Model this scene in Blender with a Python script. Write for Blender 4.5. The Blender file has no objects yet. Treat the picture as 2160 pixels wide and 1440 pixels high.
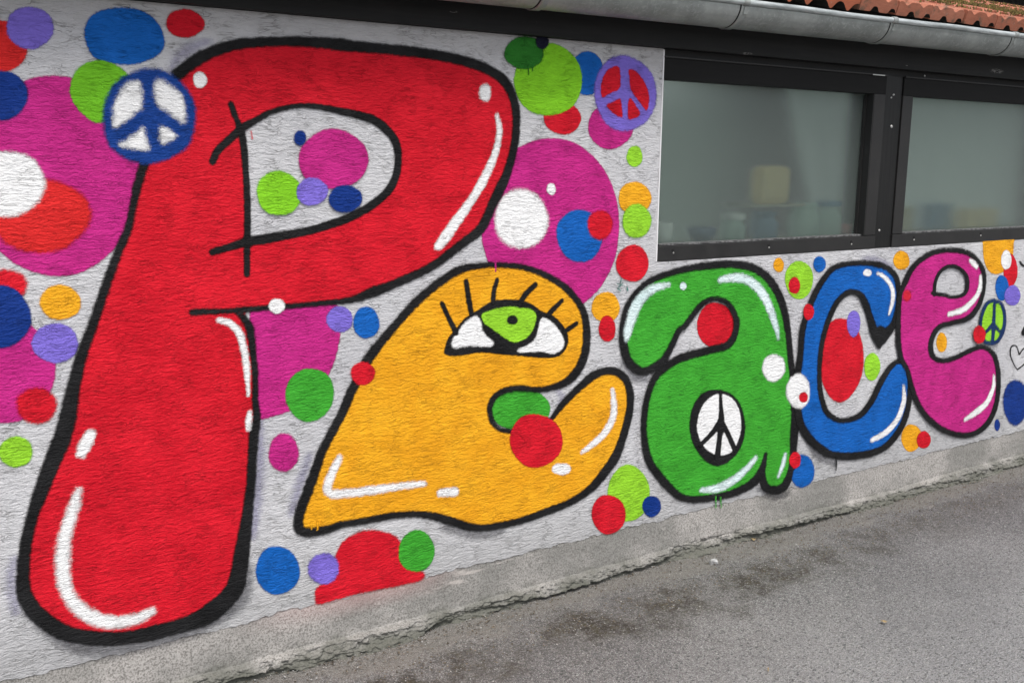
import bpy, bmesh, math, random
import numpy as np
from mathutils import Vector, Matrix
from mathutils.geometry import tessellate_polygon
random.seed(7); RNG = np.random.default_rng(7)
S = bpy.context.scene; C = S.collection

# ------------------------------------------------------------ camera
# World: X runs along the wall, Y goes into the building (wall face at Y = 0), Z is up, ground at Z = 0.
AX = Vector((0.83727203, -0.08989377, 0.53934652))     # wall direction seen from the camera (right, down, forward)
AY = Vector((-0.54668455, -0.15667857, 0.82254959))
AZ = Vector((0.01056196, -0.98355017, -0.18032612))
FPX, CAM_D, CAM_H = 2100.0, 2.85195, 1.6
cam = bpy.data.objects.new('camera', bpy.data.cameras.new('camera')); C.objects.link(cam)
M = Matrix(((AX[0], -AX[1], -AX[2]), (AY[0], -AY[1], -AY[2]), (AZ[0], -AZ[1], -AZ[2]))).to_4x4()
M.translation = Vector((0, -CAM_D, CAM_H))
cam.matrix_world = M
cam.data.sensor_width = 36.0; cam.data.lens = 36.0 * FPX / 2160.0
cam.data.clip_start = 0.05; cam.data.clip_end = 500
S.camera = cam

# ------------------------------------------------------------ light
SUN_ELEV, SUN_AZ = math.radians(62), math.radians(-105)   # azimuth: direction the light comes from, measured from +X
W = bpy.data.worlds.new('World'); S.world = W; W.use_nodes = True
nt = W.node_tree; nt.nodes.clear()
sky = nt.nodes.new('ShaderNodeTexSky'); sky.sky_type = 'NISHITA'; sky.sun_disc = False
sdir = Vector((math.cos(SUN_AZ) * math.cos(SUN_ELEV), math.sin(SUN_AZ) * math.cos(SUN_ELEV), math.sin(SUN_ELEV)))
sky.sun_elevation = SUN_ELEV; sky.sun_rotation = math.atan2(sdir.x, sdir.y)
sky.air_density = 1.0; sky.dust_density = 4.0; sky.ozone_density = 1.0
hs = nt.nodes.new('ShaderNodeHueSaturation'); hs.inputs['Saturation'].default_value = 0.38
bg = nt.nodes.new('ShaderNodeBackground'); bg.inputs['Strength'].default_value = 0.12
wo = nt.nodes.new('ShaderNodeOutputWorld')
nt.links.new(sky.outputs[0], hs.inputs['Color']); nt.links.new(hs.outputs[0], bg.inputs[0]); nt.links.new(bg.outputs[0], wo.inputs[0])
sl = bpy.data.lights.new('sun', 'SUN'); sl.energy = 1.5; sl.angle = math.radians(24); sl.color = (1.0, 0.97, 0.93)
sun = bpy.data.objects.new('sun', sl); C.objects.link(sun)
sun.rotation_euler = sdir.to_track_quat('Z', 'Y').to_euler()
S.view_settings.view_transform = 'Standard'; S.view_settings.look = 'None'
S.view_settings.exposure = 0.71; S.view_settings.gamma = 1.0
S.render.engine = 'CYCLES'
S.cycles.transparent_max_bounces = 32
S.cycles.max_bounces = 8

# ------------------------------------------------------------ helpers
def lin(c):
    return tuple(((v / 255.0) / 12.92 if v <= 10 else (((v / 255.0) + .055) / 1.055) ** 2.4) for v in c)

class NT:
    """tiny node-tree writer"""
    def __init__(s, tree): s.t = tree; s.n = tree.nodes; s.l = tree.links
    def new(s, typ, ins=None, **kw):
        n = s.n.new(typ)
        for k, v in kw.items(): setattr(n, k, v)
        for k, v in (ins or {}).items():
            sock = n.inputs[k]
            if hasattr(v, 'is_linked'): s.l.new(v, sock)
            else: sock.default_value = v
        return n
    def math(s, op, a, b=0.0, c=None, clamp=False):
        n = s.n.new('ShaderNodeMath'); n.operation = op; n.use_clamp = clamp
        for i, v in enumerate((a, b) if c is None else (a, b, c)):
            if hasattr(v, 'is_linked'): s.l.new(v, n.inputs[i])
            else: n.inputs[i].default_value = v
        return n.outputs[0]
    def ramp(s, f, lo, hi, a=0.0, b=1.0, smooth=True):
        n = s.new('ShaderNodeMapRange', {0: f, 1: lo, 2: hi, 3: a, 4: b}); n.interpolation_type = 'SMOOTHSTEP' if smooth else 'LINEAR'
        return n.outputs[0]
    def mix(s, f, a, b, typ='MIX'):
        n = s.n.new('ShaderNodeMix'); n.data_type = 'RGBA'; n.blend_type = typ
        for sock, v in ((n.inputs[0], f), (n.inputs[6], a), (n.inputs[7], b)):
            if hasattr(v, 'is_linked'): s.l.new(v, sock)
            else: sock.default_value = (v if not isinstance(v, tuple) or len(v) == 4 else v + (1,))
        return n.outputs[2]
    def coord(s, sc=(1, 1, 1)):
        g = s.new('ShaderNodeNewGeometry')
        m = s.new('ShaderNodeVectorMath', {0: g.outputs['Position'], 1: sc}, operation='MULTIPLY')
        return m.outputs[0]
    def noise(s, vec, scale, detail=3.0, rough=0.5, dist=0.0):
        n = s.new('ShaderNodeTexNoise', {'Vector': vec, 'Scale': scale, 'Detail': detail, 'Roughness': rough, 'Distortion': dist})
        return n.outputs[0]

def mat(name):
    m = bpy.data.materials.new(name); m.use_nodes = True
    m.node_tree.nodes.clear(); return m, NT(m.node_tree)
def finish(t, color, rough=0.8, normal=None, metallic=0.0, spec=0.5, **extra):
    ins = {'Base Color': color if hasattr(color, 'is_linked') else tuple(color) + (1,), 'Roughness': rough, 'Metallic': metallic, 'Specular IOR Level': spec}
    if normal is not None: ins['Normal'] = normal
    ins.update(extra)
    p = t.new('ShaderNodeBsdfPrincipled', ins)
    o = t.new('ShaderNodeOutputMaterial', {0: p.outputs[0]})
    return p

# ---- shared plaster relief: short wavy horizontal ridges and torn creases of a combed render
rg = bpy.data.node_groups.new('plaster_relief', 'ShaderNodeTree')
rg.interface.new_socket('Height', in_out='OUTPUT', socket_type='NodeSocketFloat')
rg.interface.new_socket('Crevice', in_out='OUTPUT', socket_type='NodeSocketFloat')
rg.interface.new_socket('Normal', in_out='OUTPUT', socket_type='NodeSocketVector')
t = NT(rg); go = t.n.new('NodeGroupOutput')
g = t.new('ShaderNodeNewGeometry')
flat = t.new('ShaderNodeVectorMath', {0: g.outputs['Position'], 1: (1, 0, 1)}, operation='MULTIPLY').outputs[0]
wn = t.new('ShaderNodeTexNoise', {'Vector': flat, 'Scale': 14.0, 'Detail': 3.0})
w1 = t.new('ShaderNodeVectorMath', {0: wn.outputs['Color'], 1: (.5, .5, .5)}, operation='SUBTRACT').outputs[0]
w2 = t.new('ShaderNodeVectorMath', {0: w1, 1: (.05, 0, .022)}, operation='MULTIPLY').outputs[0]
warped = t.new('ShaderNodeVectorMath', {0: flat, 1: w2}, operation='ADD').outputs[0]
st = t.new('ShaderNodeVectorMath', {0: warped, 1: (23, 0, 88)}, operation='MULTIPLY').outputs[0]
n1 = t.noise(st, 1.0, 3.0, .55, .6)
st2 = t.new('ShaderNodeVectorMath', {0: warped, 1: (56, 0, 165)}, operation='MULTIPLY').outputs[0]
n2 = t.noise(st2, 1.0, 3.0, .6, .8)
n3 = t.noise(flat, 260.0, 2.0, .6)
# creases: where a stretched noise crosses its middle value
st3 = t.new('ShaderNodeVectorMath', {0: warped, 1: (15, 3, 62)}, operation='MULTIPLY').outputs[0]
n4 = t.noise(st3, 1.0, 2.5, .6, 1.2)
cr = t.math('ABSOLUTE', t.math('SUBTRACT', n4, .5))
gate = t.ramp(t.noise(flat, 16.0, 3.0), .44, .62)
crease = t.math('MULTIPLY', t.ramp(cr, 0.0, .034, 1.0, 0.0), gate)
h = t.math('ADD', t.math('MULTIPLY', n1, .75), t.math('MULTIPLY', n2, .75))
h = t.math('ADD', h, t.math('MULTIPLY', n3, .14))
h = t.math('SUBTRACT', h, t.math('MULTIPLY', crease, .30))
bp = t.new('ShaderNodeBump', {'Strength': 1.0, 'Distance': 0.0066, 'Height': h})
t.l.new(h, go.inputs[0]); t.l.new(crease, go.inputs[1]); t.l.new(bp.outputs[0], go.inputs[2])

def relief(t):
    n = t.n.new('ShaderNodeGroup'); n.node_tree = rg; return n

def plaster_material():
    m, t = mat('white_rough_plaster'); r = relief(t)
    p = t.coord()
    big = t.noise(p, 1.6, 4.0, .55); fine = t.noise(p, 22.0, 4.0, .6)
    col = t.mix(t.ramp(big, .38, .64), (.50, .498, .518), (.58, .578, .592))
    col = t.mix(t.math('MULTIPLY', t.ramp(fine, .45, .7), .35), col, (.48, .475, .485))
    col = t.mix(t.math('MULTIPLY', r.outputs[1], .52), col, (.16, .155, .15))           # crease dirt plus crevice shade put into the colour
    sep = t.new('ShaderNodeSeparateXYZ', {0: p}); z = sep.outputs[2]
    splash = t.math('MULTIPLY', t.ramp(t.math('ADD', z, t.math('MULTIPLY', t.noise(p, 5.0, 4.0), .3)), .33, .62, 1.0, 0.0), .55)
    col = t.mix(splash, col, (.36, .36, .36))
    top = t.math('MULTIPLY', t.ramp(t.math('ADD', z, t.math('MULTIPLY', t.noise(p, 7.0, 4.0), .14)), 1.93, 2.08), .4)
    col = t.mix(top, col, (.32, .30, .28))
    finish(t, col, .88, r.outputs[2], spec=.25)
    return m
PLASTER = plaster_material()

PAINTS = {}
def paint(name, rgb, op=1.0, vary=.075):
    """spray paint lying on the plaster; the 'edge' attribute runs from 0 at the rim to large values inside"""
    key = name
    if key in PAINTS: return PAINTS[key]
    m, t = mat('spray_paint_' + name); r = relief(t)
    p = t.coord()
    a = t.new('ShaderNodeAttribute', attribute_name='edge'); e = a.outputs['Fac']
    speck = t.math('SUBTRACT', t.noise(p, 300.0, 2.0, .7), .5)
    wob = t.math('SUBTRACT', t.noise(p, 60.0, 3.0, .6), .5)
    e = t.math('ADD', e, t.math('ADD', t.math('MULTIPLY', speck, 1.5), t.math('MULTIPLY', wob, 1.5)))
    alpha = t.ramp(e, -.9, .9)
    alpha = t.math('MULTIPLY', alpha, op)
    base = lin(rgb)
    base = tuple(min(v * 1.0, .86) for v in base)
    dark = tuple(v * (1 - vary * 1.6) for v in base); lite = tuple(min(.85, v * (1 + vary) + .004) for v in base)
    cloud = t.noise(p, 7.0, 5.0, .62, .4)
    col = t.mix(t.ramp(cloud, .35, .68), dark, lite)
    thin = t.math('MULTIPLY', t.ramp(t.noise(p, 120.0, 3.0, .6), .60, .78), .16)
    col = t.mix(thin, col, tuple(.6 * v + .07 for v in base))
    col = t.mix(t.math('MULTIPLY', r.outputs[1], .10), col, tuple(v * .5 for v in base))
    ps = t.new('ShaderNodeBsdfPrincipled', {'Base Color': col, 'Roughness': .68, 'Specular IOR Level': .2, 'Normal': r.outputs[2]})
    tr = t.new('ShaderNodeBsdfTransparent')
    mx = t.new('ShaderNodeMixShader', {0: alpha, 1: tr.outputs[0], 2: ps.outputs[0]})
    t.new('ShaderNodeOutputMaterial', {0: mx.outputs[0]})
    PAINTS[key] = m; return m

def mesh_obj(name, verts, faces, material, parent=None, smooth=False):
    me = bpy.data.meshes.new(name)
    me.from_pydata([tuple(v) for v in verts], [], [tuple(f) for f in faces]); me.update()
    if smooth: me.polygons.foreach_set('use_smooth', [True] * len(me.polygons))
    if material: me.materials.append(material)
    o = bpy.data.objects.new(name, me); C.objects.link(o)
    if parent: o.parent = parent
    return o
def tag(o, label=None, cat=None, group=None, kind=None):
    if label: o['label'] = label
    if cat: o['category'] = cat
    if group: o['group'] = group
    if kind: o['kind'] = kind
    return o
def empty(name, loc=(0, 0, 0)):
    o = bpy.data.objects.new(name, None); C.objects.link(o); o.location = loc; o.empty_display_size = .1; return o

def boxes(name, lst, material, parent=None, bev=0.0):
    """lst of (x0,x1,y0,y1,z0,z1) in one mesh"""
    bm = bmesh.new()
    for (x0, x1, y0, y1, z0, z1) in lst:
        r = bmesh.ops.create_cube(bm, size=1.0)
        for v in r['verts']:
            v.co = Vector((x0 if v.co.x < 0 else x1, y0 if v.co.y < 0 else y1, z0 if v.co.z < 0 else z1))
    if bev:
        bmesh.ops.bevel(bm, geom=list(bm.edges), offset=bev, segments=2, affect='EDGES', profile=.6)
    me = bpy.data.meshes.new(name); bm.to_mesh(me); bm.free(); me.materials.append(material)
    o = bpy.data.objects.new(name, me); C.objects.link(o)
    if parent: o.parent = parent
    return o

def vnoise1(x, seed=0):
    x = np.asarray(x, float); i = np.floor(x).astype(int); f = x - i; f = f * f * (3 - 2 * f)
    r = np.random.default_rng(seed).random(4096)
    return r[i % 4096] * (1 - f) + r[(i + 1) % 4096] * f
def fbm1(x, seed=0, o=4):
    return sum(vnoise1(x * 2 ** k, seed + k) * .5 ** k for k in range(o)) / sum(.5 ** k for k in range(o))
def vnoise2(x, y, seed=0):
    x = np.asarray(x, float); y = np.asarray(y, float)
    i = np.floor(x).astype(int); j = np.floor(y).astype(int); f = x - i; g = y - j
    f = f * f * (3 - 2 * f); g = g * g * (3 - 2 * g)
    r = np.random.default_rng(seed).random((256, 256))
    a = r[i % 256, j % 256]; b = r[(i + 1) % 256, j % 256]; c = r[i % 256, (j + 1) % 256]; d = r[(i + 1) % 256, (j + 1) % 256]
    return (a * (1 - f) + b * f) * (1 - g) + (c * (1 - f) + d * f) * g

def grid_obj(name, P, material, parent=None, smooth=True):
    """P: (n, m, 3) array"""
    n, m_, _ = P.shape
    idx = np.arange(n * m_).reshape(n, m_)
    q = np.stack([idx[:-1, :-1], idx[1:, :-1], idx[1:, 1:], idx[:-1, 1:]], -1).reshape(-1, 4)
    return quad_obj(name, P.reshape(-1, 3), q, material, parent, smooth)
def quad_obj(name, V, Q, material, parent=None, smooth=True, attr=None):
    me = bpy.data.meshes.new(name)
    me.vertices.add(len(V)); me.vertices.foreach_set('co', np.asarray(V, np.float32).ravel())
    me.loops.add(len(Q) * 4); me.loops.foreach_set('vertex_index', np.asarray(Q, np.int32).ravel())
    me.polygons.add(len(Q)); me.polygons.foreach_set('loop_start', np.arange(0, len(Q) * 4, 4, dtype=np.int32))
    if smooth: me.polygons.foreach_set('use_smooth', np.ones(len(Q), bool))
    me.update(calc_edges=True)
    if attr is not None:
        a = me.attributes.new('edge', 'FLOAT', 'POINT'); a.data.foreach_set('value', np.asarray(attr, np.float32))
    me.materials.append(material)
    o = bpy.data.objects.new(name, me); C.objects.link(o)
    if parent: o.parent = parent
    return o

# ------------------------------------------------------------ survey: photo point -> point of the wall face (metres)
def on_wall(p, Y=0.0):
    p = np.asarray(p, float)
    c = np.stack([p[..., 0] - 1080, p[..., 1] - 720, np.full(p.shape[:-1], FPX)], -1)
    rx, ry, rz = c @ np.array(AX), c @ np.array(AY), c @ np.array(AZ)
    s = (CAM_D + Y) / ry
    return np.stack([rx * s, CAM_H + rz * s], -1)

def spline(pts, closed, n=6):
    P = np.array(pts, float); N = len(P)
    if N < 3 and not closed: return P if N < 2 else np.array([P[0] + (P[1] - P[0]) * k / n for k in range(n + 1)])
    out = []
    rng = range(N) if closed else range(N - 1)
    for i in rng:
        if closed: a, b, c, d = P[i - 1], P[i], P[(i + 1) % N], P[(i + 2) % N]
        else: a, b, c, d = P[max(i - 1, 0)], P[i], P[i + 1], P[min(i + 2, N - 1)]
        for k in range(n):
            u = k / n
            out.append(.5 * ((2 * b) + (c - a) * u + (2 * a - 5 * b + 4 * c - d) * u * u + (3 * b - a - 3 * c + d) * u ** 3))
    if not closed: out.append(P[-1])
    return np.array(out)

def sd_poly(Q, P):
    """signed distance (inside positive) of points Q to closed polygon P"""
    A = P; B = np.roll(P, -1, 0)
    d2 = np.full(len(Q), 1e9); ins = np.zeros(len(Q), bool)
    for (ax, ay), (bx, by) in zip(A, B):
        ex, ey = bx - ax, by - ay; wx = Q[:, 0] - ax; wy = Q[:, 1] - ay
        tt = np.clip((wx * ex + wy * ey) / (ex * ex + ey * ey + 1e-12), 0, 1)
        d2 = np.minimum(d2, (wx - ex * tt) ** 2 + (wy - ey * tt) ** 2)
        cond = (ay > Q[:, 1]) != (by > Q[:, 1])
        if abs(ey) > 1e-12: ins ^= cond & (Q[:, 0] < ex * (Q[:, 1] - ay) / ey + ax)
    d = np.sqrt(d2); return np.where(ins, d, -d)
def sd_stroke(Q, P, R):
    best = np.full(len(Q), -1e9)
    for i in range(len(P) - 1):
        ax, ay = P[i]; ex, ey = P[i + 1] - P[i]; wx = Q[:, 0] - ax; wy = Q[:, 1] - ay
        tt = np.clip((wx * ex + wy * ey) / (ex * ex + ey * ey + 1e-12), 0, 1)
        best = np.maximum(best, R[i] + (R[i + 1] - R[i]) * tt - np.sqrt((wx - ex * tt) ** 2 + (wy - ey * tt) ** 2))
    return best

# a shape is ('poly', pts) | ('ell', cx, cy, rx, ry[, rot]) | ('line', [(x, y, w), ...])
def prep(shape):
    k = shape[0]
    if k == 'poly': P = on_wall(spline(shape[1], True)); return lambda Q: sd_poly(Q, P), P, 0.0
    if k == 'hard': P = on_wall(np.array(shape[1], float)); return lambda Q: sd_poly(Q, P), P, 0.0
    if k == 'ell':
        cx, cy, rx, ry = shape[1:5]; rot = math.radians(shape[5]) if len(shape) > 5 else 0
        rr = random.Random(int(cx * 31 + cy * 7)); ph = [rr.uniform(0, 6.28) for _ in range(3)]
        pts = []
        for i in range(40):
            a = i / 40 * 2 * math.pi
            k2 = 1 + .018 * math.sin(2 * a + ph[0]) + .018 * math.sin(3 * a + ph[1]) + .01 * math.sin(5 * a + ph[2])
            x, y = rx * k2 * math.cos(a), ry * k2 * math.sin(a)
            pts.append((cx + x * math.cos(rot) - y * math.sin(rot), cy + x * math.sin(rot) + y * math.cos(rot)))
        P = on_wall(np.array(pts)); return lambda Q: sd_poly(Q, P), P, 0.0
    if k == 'line':
        L = spline(shape[1], False, 5); xy = L[:, :2]; w = L[:, 2]
        T = np.gradient(xy, axis=0); T /= np.linalg.norm(T, axis=1)[:, None] + 1e-9
        N = np.stack([-T[:, 1], T[:, 0]], -1)
        c = on_wall(xy); tw = on_wall(xy + T) - c; tw /= np.linalg.norm(tw, axis=1)[:, None] + 1e-9
        nn = on_wall(xy + N * (w / 2)[:, None]) - c
        R = np.abs(nn[:, 0] * tw[:, 1] - nn[:, 1] * tw[:, 0]) * .93
        al = np.cumsum(np.r_[0, np.linalg.norm(np.diff(c, axis=0), axis=1)])
        R = R * (1 + .13 * (fbm1(al * 14 + 3, int(abs(xy[0, 0])) % 97, 3) - .5))
        return lambda Q: sd_stroke(Q, c, R), c, float(R.max())

PLACED = []
PICK = {'WALL': None}
def decal(name, shapes, material, parent=None, soft=.0045, minus=(), clip=None, label=None, maxlayer=None):
    """one coat of paint on the wall: a fine mesh in the wall plane with its distance to the rim stored per vertex"""
    if not isinstance(shapes, list): shapes = [shapes]
    pr = [prep(s) for s in shapes]; mn = [prep(s) for s in minus]
    allP = np.concatenate([p[1] for p in pr]); pad = max(p[2] for p in pr) + soft * 2.2
    x0, z0 = allP.min(0) - pad; x1, z1 = allP.max(0) + pad
    x1 = min(x1, 6.6); x0 = max(x0, -1.3)
    xm = (x0 + x1) / 2
    cell = .0055 + .0022 * max(0, xm - .4)
    small = min(x1 - x0, z1 - z0)
    cell = min(cell, max(.0025, small / 22))
    nx = max(4, int((x1 - x0) / cell) + 1); nz = max(4, int((z1 - z0) / cell) + 1)
    X, Z = np.meshgrid(np.linspace(x0, x1, nx), np.linspace(z0, z1, nz), indexing='ij')
    Q = np.stack([X.ravel(), Z.ravel()], -1)
    d = np.maximum.reduce([p[0](Q) for p in pr])
    for p in mn: d = np.minimum(d, -p[0](Q))
    e = (d / soft).reshape(nx, nz)
    if clip is not None: e = np.where(clip(X, Z), e, -5)
    mxe = np.maximum.reduce([e[:-1, :-1], e[1:, :-1], e[1:, 1:], e[:-1, 1:]])
    keep = mxe > -1.9
    idx = np.arange(nx * nz).reshape(nx, nz)
    q = np.stack([idx[:-1, :-1], idx[1:, :-1], idx[1:, 1:], idx[:-1, 1:]], -1)[keep]
    used = np.unique(q); remap = np.full(nx * nz, -1); remap[used] = np.arange(len(used))
    lay = 1 + max([l for (a, b, c, dd, l) in PLACED if a < x1 and b > x0 and c < z1 and dd > z0] or [0])
    PLACED.append((x0, x1, z0, z1, lay))
    Yo = -.0006 - .00035 * lay
    V = np.stack([Q[used, 0], np.full(len(used), Yo), Q[used, 1]], -1)
    o = quad_obj(name, V, remap[q][:, ::1], material, parent or PICK['WALL'], False, np.clip(e.ravel()[used], -4, 12))
    if label: o['label'] = label
    return o

# ------------------------------------------------------------ materials for the rest
def black_wood(name, base=.016, vertical=False, rough=.5):
    m, t = mat(name); p = t.coord((70, 40, 3.0) if vertical else (3.0, 40, 70))
    n = t.noise(p, 1.0, 4.0, .6, .4); q = t.coord(); s = t.noise(q, 6.0, 4.0, .6)
    col = t.mix(t.ramp(n, .3, .75), (base * .55,) * 3, (base * 1.5, base * 1.5, base * 1.45))
    col = t.mix(t.math('MULTIPLY', t.ramp(s, .5, .75), .5), col, (base * 2.2, base * 2.1, base * 2.0))
    chip = t.math('MULTIPLY', t.ramp(t.noise(t.coord((25, 25, 90) if not vertical else (90, 90, 25)), 1.0, 4.0, .7), .73, .78), .5)
    col = t.mix(chip, col, (.16, .15, .14))
    for (sx_, sz_, rr_) in ((4.58, 2.032, .07), (2.92, 2.006, .035), (1.62, 2.05, .02), (3.90, 2.018, .012)):
        dd = t.new('ShaderNodeVectorMath', {0: t.new('ShaderNodeVectorMath', {0: q, 1: (sx_, -.028, sz_)}, operation='SUBTRACT').outputs[0], 1: (1, 1, 5.0)}, operation='MULTIPLY').outputs[0]
        ln = t.new('ShaderNodeVectorMath', {0: dd}, operation='LENGTH').outputs['Value']
        col = t.mix(t.math('MULTIPLY', t.math('MULTIPLY', t.ramp(ln, rr_, rr_ * .3), t.ramp(t.noise(t.coord((60, 60, 240)), 1.0, 3.0, .7), .48, .56)), .7), col, (.22, .21, .20))
    b = t.new('ShaderNodeBump', {'Strength': .5, 'Distance': .0012, 'Height': n})
    finish(t, col, rough, b.outputs[0], spec=.35); return m
BEAM = black_wood('black_stained_timber', .0042, rough=.68)
POST = black_wood('black_stained_post', .0055, True)
def frame_mat():
    m, t = mat('dark_brown_metal_frame'); p = t.coord()
    n = t.noise(p, 9.0, 4.0, .6); f = t.noise(p, 240.0, 2.0, .7)
    col = t.mix(t.ramp(n, .35, .7), (.009, .0086, .0084), (.0155, .0148, .0142))
    col = t.mix(t.math('MULTIPLY', t.ramp(f, .66, .74), .35), col, (.18, .17, .16))
    b = t.new('ShaderNodeBump', {'Strength': .15, 'Distance': .0006, 'Height': f})
    finish(t, col, t.ramp(n, .3, .7, .5, .65), b.outputs[0], spec=.5); return m
FRAME = frame_mat()
TOPB = black_wood('eave_shaded_rail', .0022, rough=.8)  # top rail darkened in its colour to carry the eave's shade
m, t = mat('black_rubber_seal'); finish(t, (.008, .008, .008), .7); SEAL = m
m, t = mat('grey_metal_edge'); finish(t, t.mix(t.ramp(t.noise(t.coord(), 60.0, 3.0), .4, .65), (.10, .10, .10), (.28, .28, .28)), .45, metallic=.5); EDGE = m
m, t = mat('bare_steel_screw'); finish(t, (.55, .55, .53), .35, metallic=.9); STEEL = m
m, t = mat('etched_white'); finish(t, (.45, .5, .49), .8); ETCH = m
m, t = mat('black_hole_shade'); finish(t, (.004, .004, .004), .9); HOLE_SHADE = m

def zinc_mat():
    m, t = mat('galvanised_zinc'); p = t.coord()
    sp = t.new('ShaderNodeTexVoronoi', {'Vector': t.coord((70, 60, 60)), 'Scale': 1.0}); sp.feature = 'F1'
    spc = t.new('ShaderNodeSeparateColor', {0: sp.outputs['Color']}).outputs[0]
    n = t.noise(p, 5.0, 5.0, .6); f = t.noise(t.coord((60, 90, 90)), 1.0, 4.0, .65, .6)
    col = t.mix(t.ramp(n, .35, .68), (.23, .25, .235), (.36, .38, .365))
    col = t.mix(t.math('MULTIPLY', t.ramp(f, .50, .66), .6), col, (.44, .46, .45))
    col = t.mix(t.math('MULTIPLY', t.ramp(t.noise(t.coord((1.2, 20, 30)), 1.0, 4.0), .52, .7), .4), col, (.13, .135, .125))
    col = t.mix(t.math('MULTIPLY', spc, .18), col, (.45, .47, .47))
    b = t.new('ShaderNodeBump', {'Strength': .35, 'Distance': .001, 'Height': f})
    finish(t, col, t.ramp(f, .3, .7, .42, .6), b.outputs[0], metallic=.55, spec=.5); return m
ZINC = zinc_mat()
m, t = mat('skylit_zinc_bead'); n = t.noise(t.coord((8, 60, 60)), 1.0, 4.0, .7)
finish(t, t.mix(t.ramp(n, .35, .65), (.30, .33, .33), (.54, .58, .58)), .45, metallic=.3); BEADZ = m  # sky light on the bead is put into this lighter zinc colour

def tile_mat(name, a, b_, stain):
    m, t = mat(name); oi = t.new('ShaderNodeObjectInfo')
    off = t.new('ShaderNodeVectorMath', {0: t.coord(), 1: t.new('ShaderNodeCombineXYZ', {0: oi.outputs['Random']}).outputs[0]}, operation='ADD').outputs[0]
    n = t.noise(off, 14.0, 5.0, .62); f = t.noise(t.coord((30, 30, 160)), 1.0, 3.0, .6)
    col = t.mix(oi.outputs['Random'], a, b_)
    col = t.mix(t.math('MULTIPLY', t.ramp(f, .4, .7), .35), col, tuple(v * .62 for v in a))
    col = t.mix(t.math('MULTIPLY', t.ramp(n, .50, .66), stain), col, (.10, .085, .06))
    col = t.mix(t.math('MULTIPLY', t.ramp(t.noise(off, 45.0, 3.0, .7), .60, .72), .35), col, (.42, .33, .27))
    g_ = t.noise(off, 220.0, 3.0, .7)
    bp_ = t.new('ShaderNodeBump', {'Strength': .5, 'Distance': .0015, 'Height': t.math('ADD', g_, n)})
    finish(t, col, .85, bp_.outputs[0], spec=.25); return m
TILE = tile_mat('weathered_terracotta', (.36, .125, .075), (.45, .19, .125), .75)
TILE_NEW = tile_mat('fresh_terracotta', (.44, .125, .065), (.48, .15, .08), .15)

def concrete_mat():
    m, t = mat('weathered_concrete'); p = t.coord()
    n = t.noise(p, 3.0, 5.0, .6); f = t.noise(p, 170.0, 3.0, .75); g_ = t.noise(p, 60.0, 4.0, .7)
    col = t.mix(t.ramp(n, .36, .66), (.25, .245, .23), (.42, .40, .38))
    col = t.mix(t.math('MULTIPLY', t.ramp(f, .44, .62), .75), col, (.11, .105, .095))
    col = t.mix(t.math('MULTIPLY', t.ramp(g_, .58, .72), .35), col, (.50, .48, .45))
    pale = t.math('MULTIPLY', t.ramp(t.noise(t.coord((5, 3, 26)), 1.0, 4.0, .6), .52, .60), .7)
    pale = t.math('MULTIPLY', pale, t.ramp(t.math('ABSOLUTE', t.math('SUBTRACT', t.new('ShaderNodeSeparateXYZ', {0: p}).outputs[0], 1.72)), .1, .32, 1.0, 0.0))
    pale = t.math('MULTIPLY', pale, t.ramp(t.new('ShaderNodeSeparateXYZ', {0: p}).outputs[2], .11, .14))
    col = t.mix(pale, col, (.50, .46, .43))
    z = t.new('ShaderNodeSeparateXYZ', {0: p}).outputs[2]
    x = t.new('ShaderNodeSeparateXYZ', {0: p}).outputs[0]
    alg = t.math('MULTIPLY', t.ramp(t.math('ADD', z, t.math('MULTIPLY', t.noise(p, 9.0, 4.0), .12)), .07, .13, 1.0, 0.0), .8)
    col = t.mix(alg, col, (.085, .088, .070))
    pink = t.math('MULTIPLY', t.math('MULTIPLY', t.ramp(x, .8, 1.3, 0, 1), t.ramp(x, 1.7, 1.4, 0, 1)), t.ramp(z, .10, .19, 0, .5))
    col = t.mix(t.math('MULTIPLY', pink, .7), col, (.58, .30, .29))
    hgt = t.math('ADD', t.math('MULTIPLY', f, .5), t.math('ADD', t.math('MULTIPLY', g_, .8), n))
    b = t.new('ShaderNodeBump', {'Strength': 1.0, 'Distance': .004, 'Height': hgt})
    finish(t, col, .93, b.outputs[0], spec=.2); return m
CONC = concrete_mat()

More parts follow.
